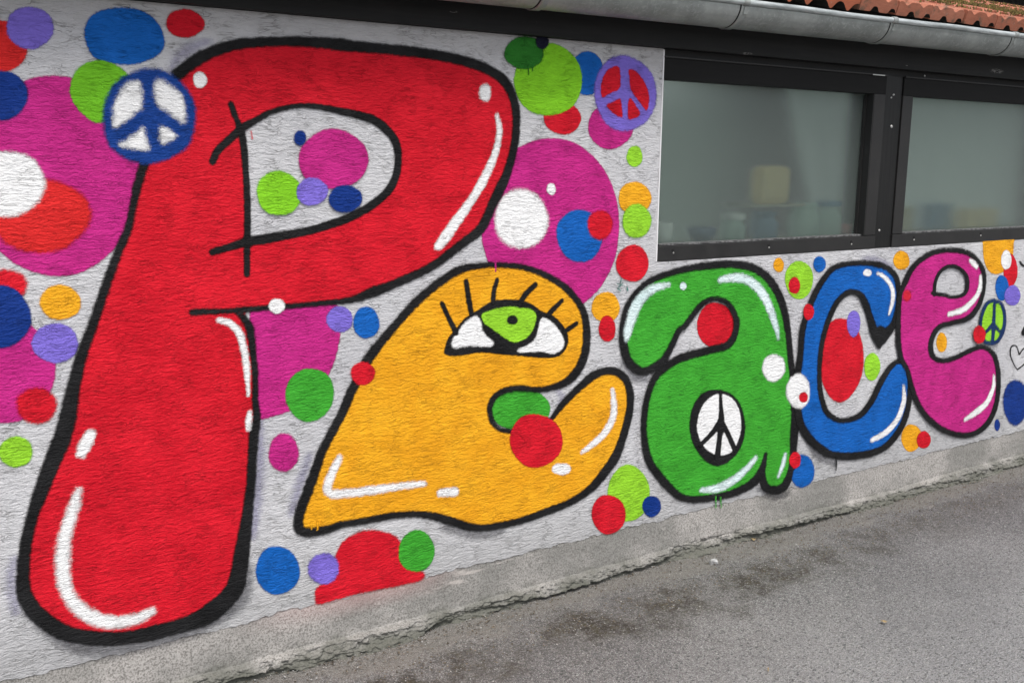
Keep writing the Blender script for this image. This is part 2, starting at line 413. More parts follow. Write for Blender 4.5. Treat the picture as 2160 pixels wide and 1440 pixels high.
def asphalt_mat():
    m, t = mat('worn_asphalt'); p = t.coord()
    v = t.new('ShaderNodeTexVoronoi', {'Vector': p, 'Scale': 175.0, 'Randomness': 1.0}); v.feature = 'F1'
    vc = t.new('ShaderNodeSeparateColor', {0: v.outputs['Color']}); r1, r2 = vc.outputs[0], vc.outputs[1]
    v2 = t.new('ShaderNodeTexVoronoi', {'Vector': p, 'Scale': 70.0}); v2c = t.new('ShaderNodeSeparateColor', {0: v2.outputs['Color']}).outputs[0]
    n = t.noise(p, 1.1, 5.0, .6); n2 = t.noise(p, 5.0, 5.0, .65); f = t.noise(p, 320.0, 3.0, .75)
    col = t.mix(t.ramp(n, .35, .65), (.31, .312, .318), (.42, .418, .412))
    col = t.mix(t.ramp(r1, .20, .98, 0, .6), col, (.45, .445, .435))
    col = t.mix(t.math('MULTIPLY', t.ramp(r2, .76, .95), .6), col, (.065, .065, .068))
    col = t.mix(t.math('MULTIPLY', t.ramp(v.outputs['Distance'],   .26, .50), .62), col, (.04, .029, .029))
    col = t.mix(t.math('MULTIPLY', t.ramp(f, .52, .72), .35), col, (.05, .05, .05))
    col = t.mix(t.math('MULTIPLY', t.ramp(v2c, .82, .9), .3), col, (.065, .065, .07))
    col = t.mix(t.math('MULTIPLY', t.ramp(v2c, .10, .06), .30), col, (.34, .33, .31))
    wear = t.ramp(t.math('ADD', t.math('MULTIPLY', t.new('ShaderNodeSeparateXYZ', {0: p}).outputs[1], -1.0), t.math('MULTIPLY', n, .9)), .75, 1.7, 0, .40)
    col = t.mix(wear, col, (.52, .52, .525))
    col = t.mix(t.ramp(t.noise(p, 190.0, 2.0, .5), .34, .45, .6, 0.0), col, (.05, .049, .049))
    col = t.mix(t.ramp(t.noise(t.coord((75, 110, 90)), 1.0, 3.0, .62, .5), .36, .45, .8, 0.0), col, (.05, .054, .054))
    col = t.mix(t.ramp(t.noise(p, 420.0, 2.0, .5), .55, .68, 0, .5), col, (.42, .41, .39))
    sep = t.new('ShaderNodeSeparateXYZ', {0: p}); y = sep.outputs[1]; x = sep.outputs[0]
    # washed dust strip by the wall, dark mossy strip in front of it
    wv = t.math('ADD', t.math('MULTIPLY', t.math('SUBTRACT', n2, .5), .34), t.math('MULTIPLY', t.math('SUBTRACT', n, .5), .25))
    yy = t.math('ADD', y, wv)
    dust = t.math('MULTIPLY', t.ramp(yy, -.20, -.10), .55)
    col = t.mix(dust, col, (.25, .235, .205))
    band = t.math('MULTIPLY', t.ramp(yy, -.52, -.34), t.ramp(yy, -.24, -.15, 1.0, 0.0))
    patch = t.ramp(t.noise(p, 4.3, 5.0, .7), .42, .62)
    far = t.ramp(x, 2.6, 4.6, 1.0, .35)
    moss = t.math('MULTIPLY', t.math('MULTIPLY', band, patch), far)
    moss = t.math('MULTIPLY', moss, t.ramp(t.noise(p, 75.0, 4.0, .75), .40, .50, .12, 1.0))
    col = t.mix(t.math('MULTIPLY', moss, .92), col, t.mix(t.ramp(t.noise(p, 28.0, 3.0), .45, .62), (.030, .022, .014), (.060, .050, .024)))
    col = t.mix(t.math('MULTIPLY', band, .18), col, (.07, .062, .052))
    hgt = t.math('SUBTRACT', t.math('ADD', t.math('MULTIPLY', r1, .5), t.math('MULTIPLY', f, .35)), t.math('MULTIPLY', v.outputs['Distance'], .9))
    b = t.new('ShaderNodeBump', {'Strength': 1.0, 'Distance': .0085, 'Height': hgt})
    finish(t, col, .85, b.outputs[0], spec=.35); return m
ASPH = asphalt_mat()

# ------------------------------------------------------------ ground
def ground_height(x, y):
    return .006 * (vnoise2(x * 3 + 40, y * 3 + 40, 3) - .5) + .004 * (vnoise2(x * 11 + 90, y * 11 + 90, 4) - .5)
xs = np.concatenate([[-60, -30, -12, -5], np.linspace(-2, 8, 260), [12, 30, 60]])
ys = np.concatenate([[-60, -30, -12, -6], np.linspace(-4, .25, 120), [3, 10, 60]])
X, Y = np.meshgrid(xs, ys, indexing='ij')
Zg = np.where((X > -2.5) & (X < 8.5) & (Y > -4.5) & (Y < .3), ground_height(X, Y), 0.0) + np.where((Y > -.16) & (Y < .3) & (X > -2.5) & (X < 8.5), .010 * (vnoise2(X * 6 + 7, Y * 20 + 50, 9) - .3), 0)
tag(grid_obj('ground', np.stack([X, Y, Zg], -1), ASPH), kind='structure')

# ------------------------------------------------------------ the painted wall
XL, XR, XE, XW = -1.5, 2.52, 7.2, 5.50       # left end, window opening start, right end, window opening end
ZB, ZT, ZS = .182, 2.0, 1.220                # render bottom, top below the beam, window sill
bx = np.linspace(XL, XE, 900)
bz = ZB + .014 * (fbm1(bx * 9, 5, 5) - .5) + .010 * (vnoise1(bx * 40, 8) - .5) + .006 * (vnoise1(bx * 110, 9) - .5)
outline = [(x, z) for x, z in zip(bx, bz)] + [(XE, ZT), (XW, ZT), (XW, ZS), (XR, ZS), (XR, ZT), (XL, ZT)]
tri = tessellate_polygon([[Vector((x, z, 0)) for x, z in outline]])
N = len(outline)
V = [(x, 0.0, z) for x, z in outline] + [(x, .26, z) for x, z in outline]
F = []
for a, b, c in tri:
    pa, pb, pc = outline[a], outline[b], outline[c]
    area = (pb[0] - pa[0]) * (pc[1] - pa[1]) - (pb[1] - pa[1]) * (pc[0] - pa[0])
    f = (a, b, c) if area > 0 else (a, c, b)     # front normal towards -Y
    F.append(f); F.append((f[2] + N, f[1] + N, f[0] + N))
for i in range(N):
    j = (i + 1) % N; F.append((j, i, i + N, j + N))
wall = mesh_obj('wall', V, F, PLASTER)
tag(wall, 'rough white plastered wall painted with a colourful mural of the word Peace, bubbles and peace signs', 'wall')
PICK['WALL'] = wall
m, t = mat('white_corner_bead'); finish(t, (.74, .73, .74), .6); BEAD = m
cb = boxes('corner_bead', [(XR - .004, XR + .0015, -.0025, .02, ZS + .003, ZT - .003)], BEAD, wall)

# plinth, and the layered mortar that crumbles at its foot
nX = 1500
px_ = np.concatenate([np.linspace(XL, .1, 100, endpoint=False), np.linspace(.1, 5.8, nX), np.linspace(5.81, XE, 60)]); nX = len(px_)
zt = np.concatenate([[.205], np.linspace(.198, .07, 14), np.linspace(.066, -.012, 44)])
XX, ZZ = np.meshgrid(px_, zt, indexing='ij')
nse = lambda fx, fz, sd: vnoise2(XX * fx + 7.3, ZZ * fz + 3.1, sd) - .5
warp = .020 * (fbm1(px_ * 1.7, 21, 3) - .5)[:, None] + .010 * (fbm1(px_ * 11, 31, 4) - .5)[:, None]
lipz = .050 + warp
below = np.clip((lipz - ZZ) / .004, 0, 1)
strat = (ZZ + .6 * warp + .006 * nse(25, 30, 4)) / .013
saw = strat - np.floor(strat)                                 # 0..1 within every layer
layer_id = np.floor(strat)
lay_out = vnoise2(XX * 7 + layer_id * 13.7, layer_id * 5.3 + 40, 12)       # how far each layer sticks out here
chips = vnoise2(XX * 46, ZZ * 95 + 9, 14); chips2 = vnoise2(XX * 90, ZZ * 260 + 9, 15)
gone = np.clip((vnoise2(XX * 2.6 + 1.7, ZZ * 24 + 5, 16) - .50) * 9, 0, 1)
depth = -.006 - .030 * np.clip((lipz - ZZ) / .05, 0, 1)
foot = depth - .020 * lay_out + .006 * np.clip(.22 - saw, 0, 1) / .22 * lay_out - .016 * np.round(chips * 2.4) / 2.4 - .008 * chips2 + .026 * gone
plain = .004 - .012 * (.198 - ZZ) / .13 + .0018 * nse(20, 40, 17) + .0014 * nse(70, 110, 18)
YY = plain * (1 - below) + foot * below
YY = np.where(ZZ < .0, YY - .012, YY)
plinth = grid_obj('plinth', np.stack([XX, YY, ZZ + .0015 * nse(60, 90, 19)], -1)[:, ::-1], CONC, wall, False)
plinth['label'] = 'grey concrete plinth with a crumbling lower edge'

# ------------------------------------------------------------ palette
RED = paint('red', (206, 8, 34)); MAG = paint('magenta', (190, 32, 126)); BLUE = paint('blue', (0, 92, 178)); NAVY = paint('navy', (0, 48, 128))
LIME = paint('lime', (146, 208, 44)); GREEN = paint('green', (58, 160, 42)); ORG = paint('orange', (246, 164, 22)); VIO = paint('violet', (124, 106, 206))
WHT = paint('white', (242, 240, 248), vary=.02); BLK = paint('black', (19, 19, 21), vary=.2); DGRN = paint('dark_green', (34, 112, 28))
HAZE = paint('violet_overspray', (128, 122, 168), .34); TEAL = paint('teal', (40, 120, 110)); CYW = paint('cyan_white', (216, 238, 244), vary=.05)
REDT = paint('thin_red', (214, 30, 50), .8); ORED = paint('orange_red', (216, 34, 34))
def dot(m_, cx, cy, rx, ry, soft=.0045, rot=0, name='painted_dot'):
    cn = m_.name.replace('spray_paint_', '').replace('_', ' ')
    return decal(name, ('ell', cx, cy, rx, ry, rot), m_, soft=soft, label=cn + ' painted dot')
def blob(m_, pts, soft=.0045):
    cn = m_.name.replace('spray_paint_', '').replace('_', ' ')
    return decal('painted_dot', ('poly', pts), m_, soft=soft, label=cn + ' painted blob')
above_plinth = lambda X, Z: Z > ZB - .004

# overspray behind everything
decal('overspray', [('line', [(352, 168, 14), (372, 128, 20), (405, 100, 22), (440, 88, 14)]), ('line', [(28, 1180, 14), (24, 1230, 26), (32, 1290, 18)]),
                    ('line', [(548, 890, 16), (548, 960, 22), (542, 1050, 24), (532, 1130, 18)]), ('line', [(652, 960, 14), (632, 1020, 20), (615, 1080, 16)]),
                    ('line', [(1822, 545, 8), (1850, 548, 12), (1880, 562, 8)]), ('line', [(1172, 818, 6), (1186, 838, 9), (1180, 850, 5)])], HAZE, soft=.016)

SMOKE = paint('black_overspray', (60, 60, 70), .42)
decal('overspray', [('line', [(60, 1290, 20), (130, 1350, 30), (220, 1372, 26), (330, 1352, 24), (430, 1318, 30), (505, 1265, 34), (524, 1200, 20)]),
                    ('line', [(1697, 905, 12), (1720, 955, 18), (1760, 978, 12)]), ('line', [(1600, 1030, 12), (1635, 1048, 16), (1662, 1040, 10)]), ('line', [(930, 1110, 10), (1000, 1128, 16), (1060, 1120, 10)]),
                    ('line', [(1316, 765, 14), (1340, 795, 18), (1372, 800, 10)])], SMOKE, soft=.020)
# ---- dots behind the letters
# far left
dot(ORED, 0, 97, 60, 54); dot(VIO, 63, 59, 50, 44)
blob(BLUE, [(178, 60), (195, 32), (225, 20), (262, 17), (300, 24), (330, 46), (347, 84), (338, 112), (308, 129), (283, 136), (253, 136), (218, 130), (194, 117), (181, 90)])
dot(RED, 390, 50, 40, 30)
dot(MAG, 118, 372, 178, 210); dot(ORED, 85, 455, 103, 78, .01); dot(WHT, 5, 388, 92, 67, .009); dot(BLUE if 0 else NAVY, 5, 202, 54, 51)
blob(GREEN if 0 else paint('grass_green', (110, 186, 30)), [(148, 187), (157, 155), (180, 134), (213, 128), (247, 139), (275, 165), (285, 200), (260, 240), (218, 258), (193, 255), (167, 233), (151, 208)])
dot(RED, 10, 602, 46, 34, .008); dot(MAG, 10, 778, 104, 116); dot(NAVY, 0, 668, 66, 65); dot(ORG, 127, 637, 44, 36); dot(VIO, 116, 723, 48, 42); dot(RED, 77, 855, 41, 38, .008)
dot(LIME, 33, 952, 35, 33)
# between P and first e
decal('painted_dot', ('poly', [(528, 650), (560, 644), (640, 640), (700, 640), (718, 655), (718, 695), (710, 745), (690, 795), (650, 845), (600, 870), (548, 884), (530, 880), (530, 760)]), MAG, label='magenta painted blob')
dot(VIO, 716, 673, 28, 27); dot(BLUE, 772, 680, 28, 33); dot(GREEN, 653, 832, 51, 56); dot(MAG, 598, 954, 32, 40, .006)
# low
dot(BLUE, 585, 1202, 47, 50)
decal('painted_dot', ('poly', [(668, 1272), (667, 1240), (690, 1222), (704, 1180), (722, 1143), (755, 1122), (790, 1117), (830, 1128), (850, 1150), (862, 1192), (893, 1206), (888, 1222), (840, 1234), (760, 1250), (700, 1266)]), RED, soft=.007, label='large red painted blob low on the wall')
dot(VIO, 682, 1198, 32, 33, .007); dot(GREEN, 878, 1161, 38, 44)
dot(LIME, 1325, 1040, 45, 59); dot(RED, 1283, 1084, 36, 41); dot(NAVY, 1374, 1067, 20, 22)
# above, between P and window
dot(RED, 1186, 250, 40, 33); dot(BLUE, 1237, 155, 36, 47); dot(LIME if 0 else paint('yellow_green', (128, 200, 30)), 1156, 169, 73, 75); dot(DGRN, 1105, 112, 42, 34); dot(paint('ink', (12, 14, 40)), 1143, 89, 14, 15)
dot(MAG, 1287, 268, 47, 47); dot(LIME, 1338, 330, 17, 22)
blob(MAG, [(1095, 310), (1130, 296), (1160, 292), (1200, 297), (1240, 320), (1275, 360), (1297, 410), (1305, 460), (1304, 500), (1295, 550), (1270, 600), (1240, 632), (1218, 642), (1180, 615), (1100, 575), (1040, 565), (1022, 530), (1016, 490), (1030, 440), (1056, 380), (1080, 322)])
dot(WHT, 1099, 462, 57, 61, .011); dot(WHT, 1162, 399, 9, 12); dot(BLUE, 1222, 497, 49, 55, .006); dot(RED, 1265, 474, 26, 31, .008)
dot(ORG, 1338, 418, 34, 35); dot(LIME, 1342, 466, 31, 35, .006); dot(RED, 1333, 555, 34, 39)
dot(ORG, 1277, 648, 29, 33); dot(RED, 1280, 693, 18, 27)
dot(GREEN, 1097, 862, 64, 44)
# around a, c, e
dot(RED, 1509, 685, 39, 48); dot(ORG, 1642, 559, 11, 15); dot(LIME, 1685, 590, 29, 41); dot(RED, 1675, 602, 12, 18); dot(BLUE, 1728, 557, 13, 17); dot(ORG, 1901, 549, 17, 20)
dot(BLUE, 1692, 993, 25, 35, .007)
dot(RED, 1774, 758, 47, 88, .007); dot(VIO, 1800, 682, 14, 28); dot(LIME, 1839, 773, 17, 29); dot(ORG, 1986, 722, 11, 21)
dot(ORG, 1922, 923, 21, 29); dot(RED, 1948, 927, 15, 18)
blob(ORG, [(2073, 515), (2073, 508), (2105, 506), (2138, 504), (2138, 512), (2136, 540), (2125, 565), (2105, 578), (2086, 572), (2075, 547)])
dot(RED, 2131, 570, 15, 34); dot(WHT, 2122, 548, 11, 20); dot(BLUE, 2113, 607, 14, 27); dot(VIO, 2135, 623, 17, 21)
dot(NAVY, 2142, 848, 27, 47, .012); dot(NAVY, 2103, 896, 6, 12)
# out of frame continuation of the dots, so the wall does not stop dead at the picture edge
dot(MAG, 2260, 640, 44, 60); dot(ORG, 2330, 800, 30, 44); dot(GREEN, 2240, 560, 18, 24)

# ---- letter P
Pout = [(372,158,28),(383,150,28),(417,125,28),(450,109,26),(500,94,24),(567,89,22),(633,88,23),(720,95,27),(753,99,24),(820,105,23),(887,112,23),(953,123,23),(1003,137,23),(1035,151,23),(1062,170,22),(1079,200,20),(1087,233,19),(1088,267,18),(1085,300,18),(1078,333,18),(1068,367,19),(1053,400,22),(1037,433,21),(1015,480,21),(987,504,20),(953,530,19),(920,555,18),(887,574,18),(853,589,19),(820,603,20),(787,615,23),(753,628,17),(720,635,13),(600,646,11),(533,651,12),(467,656,12),(405,658,15)]
Pstem = [(495,655,12),(508,665,14),(520,680,18),(528,700,18),(533,747,15),(537,780,14),(538,847,14),(541,880,18),(535,913,23),(532,960,20),(529,1010,21),(524,1060,22),(515,1127,30),(505,1193,36),(492,1243,40),(447,1288,42),(400,1311,34),(333,1330,32),(267,1343,30),(200,1344,32),(133,1331,36),(78,1293,38),(55,1260,36),(48,1227,32),(52,1160,28),(66,1093,27),(89,1027,34),(115,960,40),(130,925,41),(142,880,39),(155,813,31),(172,747,26),(197,680,23),(219,613,22),(243,547,20),(270,480,18),(279,440,16),(290,390,20),(305,340,22)]
Pfill = [p[:2] for p in Pout[:-3]] + [(522, 652)] + [p[:2] for p in Pstem[2:]]
Phole = [(514,268),(533,257),(567,238),(600,228),(633,223),(667,225),(720,235),(753,242),(787,253),(813,272),(830,293),(838,317),(838,350),(832,377),(817,403),(787,430),(753,450),(720,466),(667,482),(600,498),(521,509),(520,480),(521,433),(518,367),(513,307)]
LP = decal('painted_letter', ('hard', [tuple(p) for p in spline(Pfill, False, 4)]), RED, minus=[('hard', [tuple(p) for p in spline(Phole, False, 4)])], label='large red letter P')
decal('outline', [('line', Pout), ('line', Pstem)], BLK, LP, soft=.006)
decal('outline', [('line', [(533,257,14),(567,238,12),(600,228,11),(633,223,10),(667,225,12),(720,235,15),(753,242,17),(787,253,19),(813,272,19),(830,293,18),(838,317,17),(838,350,17),(832,377,18),(817,403,18),(787,430,19),(753,450,19),(720,465,20),(667,482,19),(633,490,18),(567,502,22),(520,510,21),(483,521,17),(447,531,15)]),
                  ('line', [(486,219,11),(492,236,14),(497,250,12),(507,273,15),(513,307,16),(518,367,14),(521,433,15),(521,480,15),(520,530,15),(520,578,14)]),
                  ('line', [(536,256,14),(513,268,19),(496,282,18),(478,299,17),(458,318,17),(447,341,16)])], BLK, LP, soft=.004)
dot(MAG, 702, 336, 75, 62); dot(NAVY, 632, 291, 13, 16); dot(LIME if 0 else PAINTS['yellow_green'], 588, 407, 48, 47); dot(VIO, 657, 404, 33, 29); dot(NAVY, 727, 419, 36, 29)
for L_, s_ in (([(164,1034,14),(158,1060,22),(147,1093,25),(137,1130,28),(133,1160,31),(133,1210,31),(142,1248,30),(165,1280,31),(195,1300,30),(225,1310,28),(267,1308,26),(300,1298,22),(320,1287,15)], .011),
               ([(191,914,22),(180,935,29),(171,955,22)], .008), ([(462,675,12),(483,681,14),(503,700,15),(513,733,15),(520,780,14),(523,833,6)], .006), ([(526,868,8),(524,885,13),(523,903,11)], .006),
               ([(1047,243,8),(1051,262,11),(1052,283,12),(1042,327,14),(1020,377,18),(993,423,18),(957,473,22),(933,507,22),(921,521,13)], .007)):
    decal('highlight', ('line', L_), WHT, LP, soft=s_)
decal('highlight', ('ell', 421, 169, 14, 17), WHT, LP); decal('highlight', ('ell', 1022, 196, 12, 18), WHT, LP, soft=.008)
dot(WHT, 583, 645, 17, 15)

# ---- first e (orange, with the eye)
e1 = [(722,868,20),(740,825,20),(758,790,20),(773,760,22),(803,720,20),(837,680,19),(870,643,19),(903,613,18),(937,587,18),(970,568,18),(1003,561,15),(1037,558,13),(1087,561,13),(1120,568,14),(1153,582,14),(1187,603,15),(1213,630,15),(1230,660,16),(1236,697,17),(1234,737,18),(1223,770,18),(1203,797,18),(1177,812,15),(1137,821,13),(1087,818,13),(1053,828,13),(1035,847,13),(1032,870,12),(1040,893,12),(1055,905,11),(1078,909,10)]
e2 = [(1160,885,9),(1187,850,14),(1220,817,16),(1253,790,18),(1287,781,18),(1313,793,18),(1326,820,17),(1327,863,16),(1313,920,18),(1298,960,20),(1280,987,20),(1247,1027,17),(1203,1057,15),(1153,1077,16),(1103,1095,15),(1053,1107,15),(1003,1112,16),(953,1099,19),(913,1087,17),(870,1083,14),(820,1087,15),(770,1097,15),(720,1105,15),(693,1114,17),(655,1121,21),(632,1116,22),(628,1098,22),(634,1070,22),(645,1043,23),(668,980,21),(680,947,19),(722,868,20)]
LE = decal('painted_letter', ('poly', [p[:2] for p in e1] + [p[:2] for p in e2[:-1]]), ORG, label='orange letter e with a green eye')
decal('outline', [('line', e1), ('line', e2)], BLK, LE, soft=.006)
for L_, s_ in (([(1290,822,9),(1293,847,13),(1291,880,14),(1273,913,14),(1247,937,12),(1226,952,7)], .008), ([(714,965,13),(700,995,17),(690,1022,20),(698,1040,20),(740,1038,18),(787,1032,18),(853,1023,14),(893,1019,12)], .008), ([(928,1038,18),(958,1036,20)], .007)):
    decal('highlight', ('line', L_), WHT, LE, soft=s_)
decal('highlight', ('ell', 1183, 988, 20, 12), WHT, LE, soft=.006)
Z5 = lambda L: [(720 + x / 3, 480 + y / 3) for x, y in L]
decal('eye_outline', ('poly', Z5([(648,772),(672,700),(720,640),(790,562),(860,520),(920,480),(1000,455),(1120,458),(1200,482),(1262,530),(1330,552),(1400,622),(1432,700),(1412,770),(1360,815),(1280,822),(1150,812),(1000,798),(880,788),(780,802),(700,810),(655,800)])), BLK, LE)
decal('eye_white', ('poly', Z5([(700,705),(760,622),(820,565),(858,560),(880,600),(890,650),(920,690),(958,722),(940,750),(860,748),(780,748),(720,762),(693,745)])), WHT, LE, soft=.006)
decal('eye_white', ('poly', Z5([(1265,570),(1330,600),(1380,660),(1405,720),(1390,770),(1330,797),(1270,782),(1200,785),(1120,787),(1112,768),(1170,742),(1222,700),(1240,640)])), WHT, LE, soft=.005)
decal('iris', ('poly', Z5([(883,552),(940,522),(1020,502),(1080,499),(1125,506),(1180,512),(1225,540),(1222,600),(1192,670),(1140,710),(1080,722),(1020,690),(950,640),(900,600)])), LIME, LE)
decal('pupil', ('ell', 1079, 674, 11, 9.5), BLK, LE)
for L_ in ([(632,478,30),(680,580,32),(722,665,34)], [(785,340,32),(800,440,36),(818,545,32)], [(980,330,24),(960,400,32),(955,470,32)], [(1222,360,32),(1160,420,34),(1128,475,36)], [(1390,462,28),(1340,510,32),(1305,550,34)], [(1482,605,26),(1430,640,30),(1405,660,30)]):
    decal('eyelash', ('line', [(720 + x / 3, 480 + y / 3, w / 3) for x, y, w in L_]), BLK, LE, soft=.004)
dot(RED, 1129, 928, 55, 57); dot(RED, 764, 787, 25, 25)

# ---- a (green)
a1 = [(1400,757,16),(1380,773,18),(1353,783,18),(1330,769,19),(1316,740,18),(1312,697,17),(1317,663,15),(1327,637,14),(1347,610,13),(1373,590,14),(1407,577,14),(1440,568,15),(1473,562,17),(1523,557,18),(1557,558,18),(1590,566,18),(1620,588,19),(1640,620,18),(1652,653,16),(1660,697,14),(1665,747,14),(1670,790,15),(1675,840,20),(1677,880,21),(1673,920,18),(1671,960,15),(1665,995,14),(1653,1024,18),(1632,1032,19),(1613,1025,18),(1606,1000,14),(1609,980,10),(1613,957,8)]
a2 = [(1613,957,6),(1607,985,14),(1595,1008,18),(1573,1026,17),(1540,1040,16),(1507,1047,15),(1467,1052,15),(1437,1048,16),(1413,1030,18),(1387,1000,18),(1367,970,17),(1357,923,14),(1357,880,13),(1363,840,14),(1377,800,15),(1400,775,16),(1423,760,17),(1440,752,18),(1473,743,18),(1507,735,17),(1533,727,16),(1547,707,14),(1552,680,13),(1543,653,12),(1530,637,12),(1507,630,11),(1483,638,12),(1463,660,12),(1443,687,12),(1430,697,13),(1417,725,14),(1400,757,16)]
LA = decal('painted_letter', ('poly', [p[:2] for p in a1] + [p[:2] for p in a2[1:-1]]), GREEN, label='green letter a with a peace sign on it')
decal('outline', [('line', a1), ('line', a2)], BLK, LA, soft=.007)
for L_ in ([(1409,601,9),(1390,604,15),(1373,610,17),(1347,633,21),(1331,667,21),(1322,700,16),(1320,714,9)], [(1517,590,12),(1550,585,18),(1580,593,18),(1607,620,18),(1623,653,15),(1633,683,12),(1640,713,5)], [(1478,1032,11),(1513,1028,17),(1547,1010,15),(1573,987,12),(1592,965,8)], [(1640,1003,5),(1650,977,8),(1654,958,5)]):
    decal('highlight', ('line', L_), CYW, LA, soft=.010)
decal('highlight', ('ell', 1439, 603, 7, 8), CYW, LA)
decal('highlight', ('ell', 1630, 775, 24, 28), WHT, LA, soft=.009)
PS = decal('peace_sign', ('ell', 1511, 899, 58, 81), BLK, LA, soft=.006, label='black and white peace sign on the green a')
decal('peace_sign_white', ('poly', [(1514,830),(1540,838),(1556,862),(1561,900),(1553,932),(1540,952),(1515,959),(1490,948),(1474,925),(1468,895),(1478,858),(1495,838)]), WHT, LA)
decal('peace_sign_bars', [('line', [(1517,826,7),(1518,855,8),(1519,885,13),(1516,915,11),(1511,962,13)]), ('line', [(1518,886,13),(1500,912,11),(1474,938,9)]), ('line', [(1518,886,12),(1532,912,11),(1547,946,12)])], BLK, LA, soft=.004)
dot(RED, 1675, 969, 12, 17)

# ---- c (blue)
c1 = [(1700,660,13),(1690,697,13),(1686,747,13),(1680,790,15),(1679,830,15),(1681,867,16),(1688,897,17),(1707,926,18),(1733,948,17),(1753,958,16),(1793,961,17),(1840,953,15),(1870,937,14),(1897,903,14),(1912,863,13),(1917,820,12),(1915,787,11),(1907,767,11),(1892,761,11),(1873,777,12),(1853,810,13),(1837,843,13),(1817,870,13),(1793,883,12),(1767,885,12),(1743,870,13),(1731,840,12),(1726,800,11),(1728,747,11),(1735,707,11),(1747,670,12),(1763,637,12),(1787,616,12),(1810,620,13),(1823,640,15),(1833,670,15),(1842,700,20),(1853,717,22),(1868,702,22),(1884,680,15),(1892,637,11),(1892,603,12),(1883,577,13),(1860,561,13),(1823,554,13),(1780,557,12),(1753,567,12),(1733,590,13),(1716,620,14),(1700,660,13)]
c2 = [(1853,705,28),(1853,722,16),(1853,732,6)]
LC = decal('painted_letter', ('poly', [p[:2] for p in c1[:-1]]), BLUE, label='blue letter c')
decal('outline', [('line', c1), ('line', c2)], BLK, LC, soft=.007)
decal('highlight', ('ell', 1827, 575, 9, 7), WHT, LC, soft=.005)
for L_ in ([(1848,576,6),(1858,581,9),(1870,592,9),(1880,612,9),(1879,640,8),(1872,662,4)], [(1903,813,5),(1904,843,9),(1892,880,10),(1867,910,11),(1836,927,10)]): decal('highlight', ('line', L_), WHT, LC, soft=.007)
dot(WHT, 1681, 824, 25, 36, .009); dot(RED, 1692, 837, 9, 11); dot(RED, 1703, 657, 11, 17)

# ---- last e (pink)
p1 = [(1892,720,11),(1892,667,11),(1895,623,11),(1907,593,12),(1923,563,12),(1947,542,12),(1973,530,12),(2007,527,12),(2040,534,12),(2060,551,11),(2072,577,11),(2071,613,10),(2061,645,11),(2040,670,12),(2007,680,11),(1980,688,11),(1965,707,11),(1960,733,12),(1967,753,12),(1987,760,11),(2013,753,11),(2040,740,11),(2067,731,11),(2090,743,11),(2101,773,11),(2103,813,11),(2098,853,11),(2083,888,12),(2057,911,12),(2027,917,12),(1990,907,12),(1957,883,12),(1933,850,11),(1920,813,10),(1911,780,10),(1898,755,11),(1892,720,11)]
hole2 = [(1968,619),(1969,598),(1977,577),(1993,563),(2013,562),(2033,577),(2038,600),(2030,620),(2007,626)]
LF = decal('painted_letter', ('poly', [p[:2] for p in p1[:-1]]), MAG, minus=[('poly', hole2)], label='pink letter e')
decal('outline', ('line', p1), BLK, LF, soft=.007)
decal('outline', ('line', [(p[0], p[1], 8) for p in hole2] + [(1990, 622, 8), (1968, 619, 9), (1962, 617, 7)]), BLK, LF, soft=.005)
for L_ in ([(2043,549,8),(2050,555,11),(2057,562,9)], [(2065,583,6),(2063,610,9),(2050,633,10),(2027,653,12),(1998,662,10)], [(2093,790,4),(2092,817,8),(2077,850,11),(2053,870,12),(2032,884,7)]): decal('highlight', ('line', L_), WHT, LF, soft=.008)
dot(REDT, 1910, 623, 9, 12, .009)

# ---- peace signs and small marks
def zz(ox, L): return [(ox + x / 3, y / 3) for x, y in L]
PB = decal('peace_sign', ('poly', [(313,145),(350,152),(385,178),(407,213),(410,255),(400,300),(368,328),(313,345),(268,335),(232,308),(218,265),(222,215),(240,180),(275,155)]), paint('royal_blue', (6, 58, 136)), soft=.009, label='blue peace sign with white fields above the P')
for q in ([(870,515),(892,560),(888,680),(850,715),(780,775),(722,805),(715,740),(730,640),(770,570),(820,525)], [(1000,505),(1060,535),(1120,580),(1160,650),(1168,775),(1120,755),(1060,705),(1010,675),(977,620),(975,555)], [(905,812),(915,870),(935,942),(870,948),(790,930),(752,912),(800,885),(850,855)], [(1015,808),(1060,820),(1108,860),(1080,888),(1018,908)]):
    decal('peace_sign_field', ('poly', zz(0, q)), WHT, PB, soft=.011)
PV = decal('peace_sign', ('ell', 1318, 197, 66, 79), VIO, soft=.008, label='violet peace sign with red fields beside the window')
for q in ([(1750,422),(1763,470),(1758,558),(1700,590),(1648,615),(1642,540),(1665,470),(1705,430)], [(1817,443),(1860,452),(1910,512),(1943,590),(1943,650),(1928,698),(1880,640),(1832,570),(1822,500)], [(1763,628),(1773,690),(1773,742),(1720,718),(1678,670),(1720,645)], [(1822,622),(1868,680),(1888,720),(1868,742),(1812,748)]):
    decal('peace_sign_field', ('poly', zz(720, q)), RED, PV, soft=.005)
PG = decal('peace_sign', ('ell', 2090, 678, 26, 47, 6), LIME, label='small lime and navy peace sign at the right end')
decal('peace_sign_bars', [('line', [(2093,633,8),(2108,640,8),(2115,662,8),(2114,690,8),(2105,713,8),(2092,723,8),(2075,720,8),(2066,705,7),(2065,680,6),(2070,655,7),(2080,638,8),(2093,633,8)]),
                          ('line', [(2094,636,6),(2093,665,7),(2092,685,8),(2090,722,7)]), ('line', [(2092,682,8),(2078,697,7),(2068,706,7)]), ('line', [(2092,682,8),(2103,696,7),(2110,703,7)])], paint('peace_navy', (10, 44, 92)), PG, soft=.006)
dot(RED, 2062, 705, 13, 19, .006)
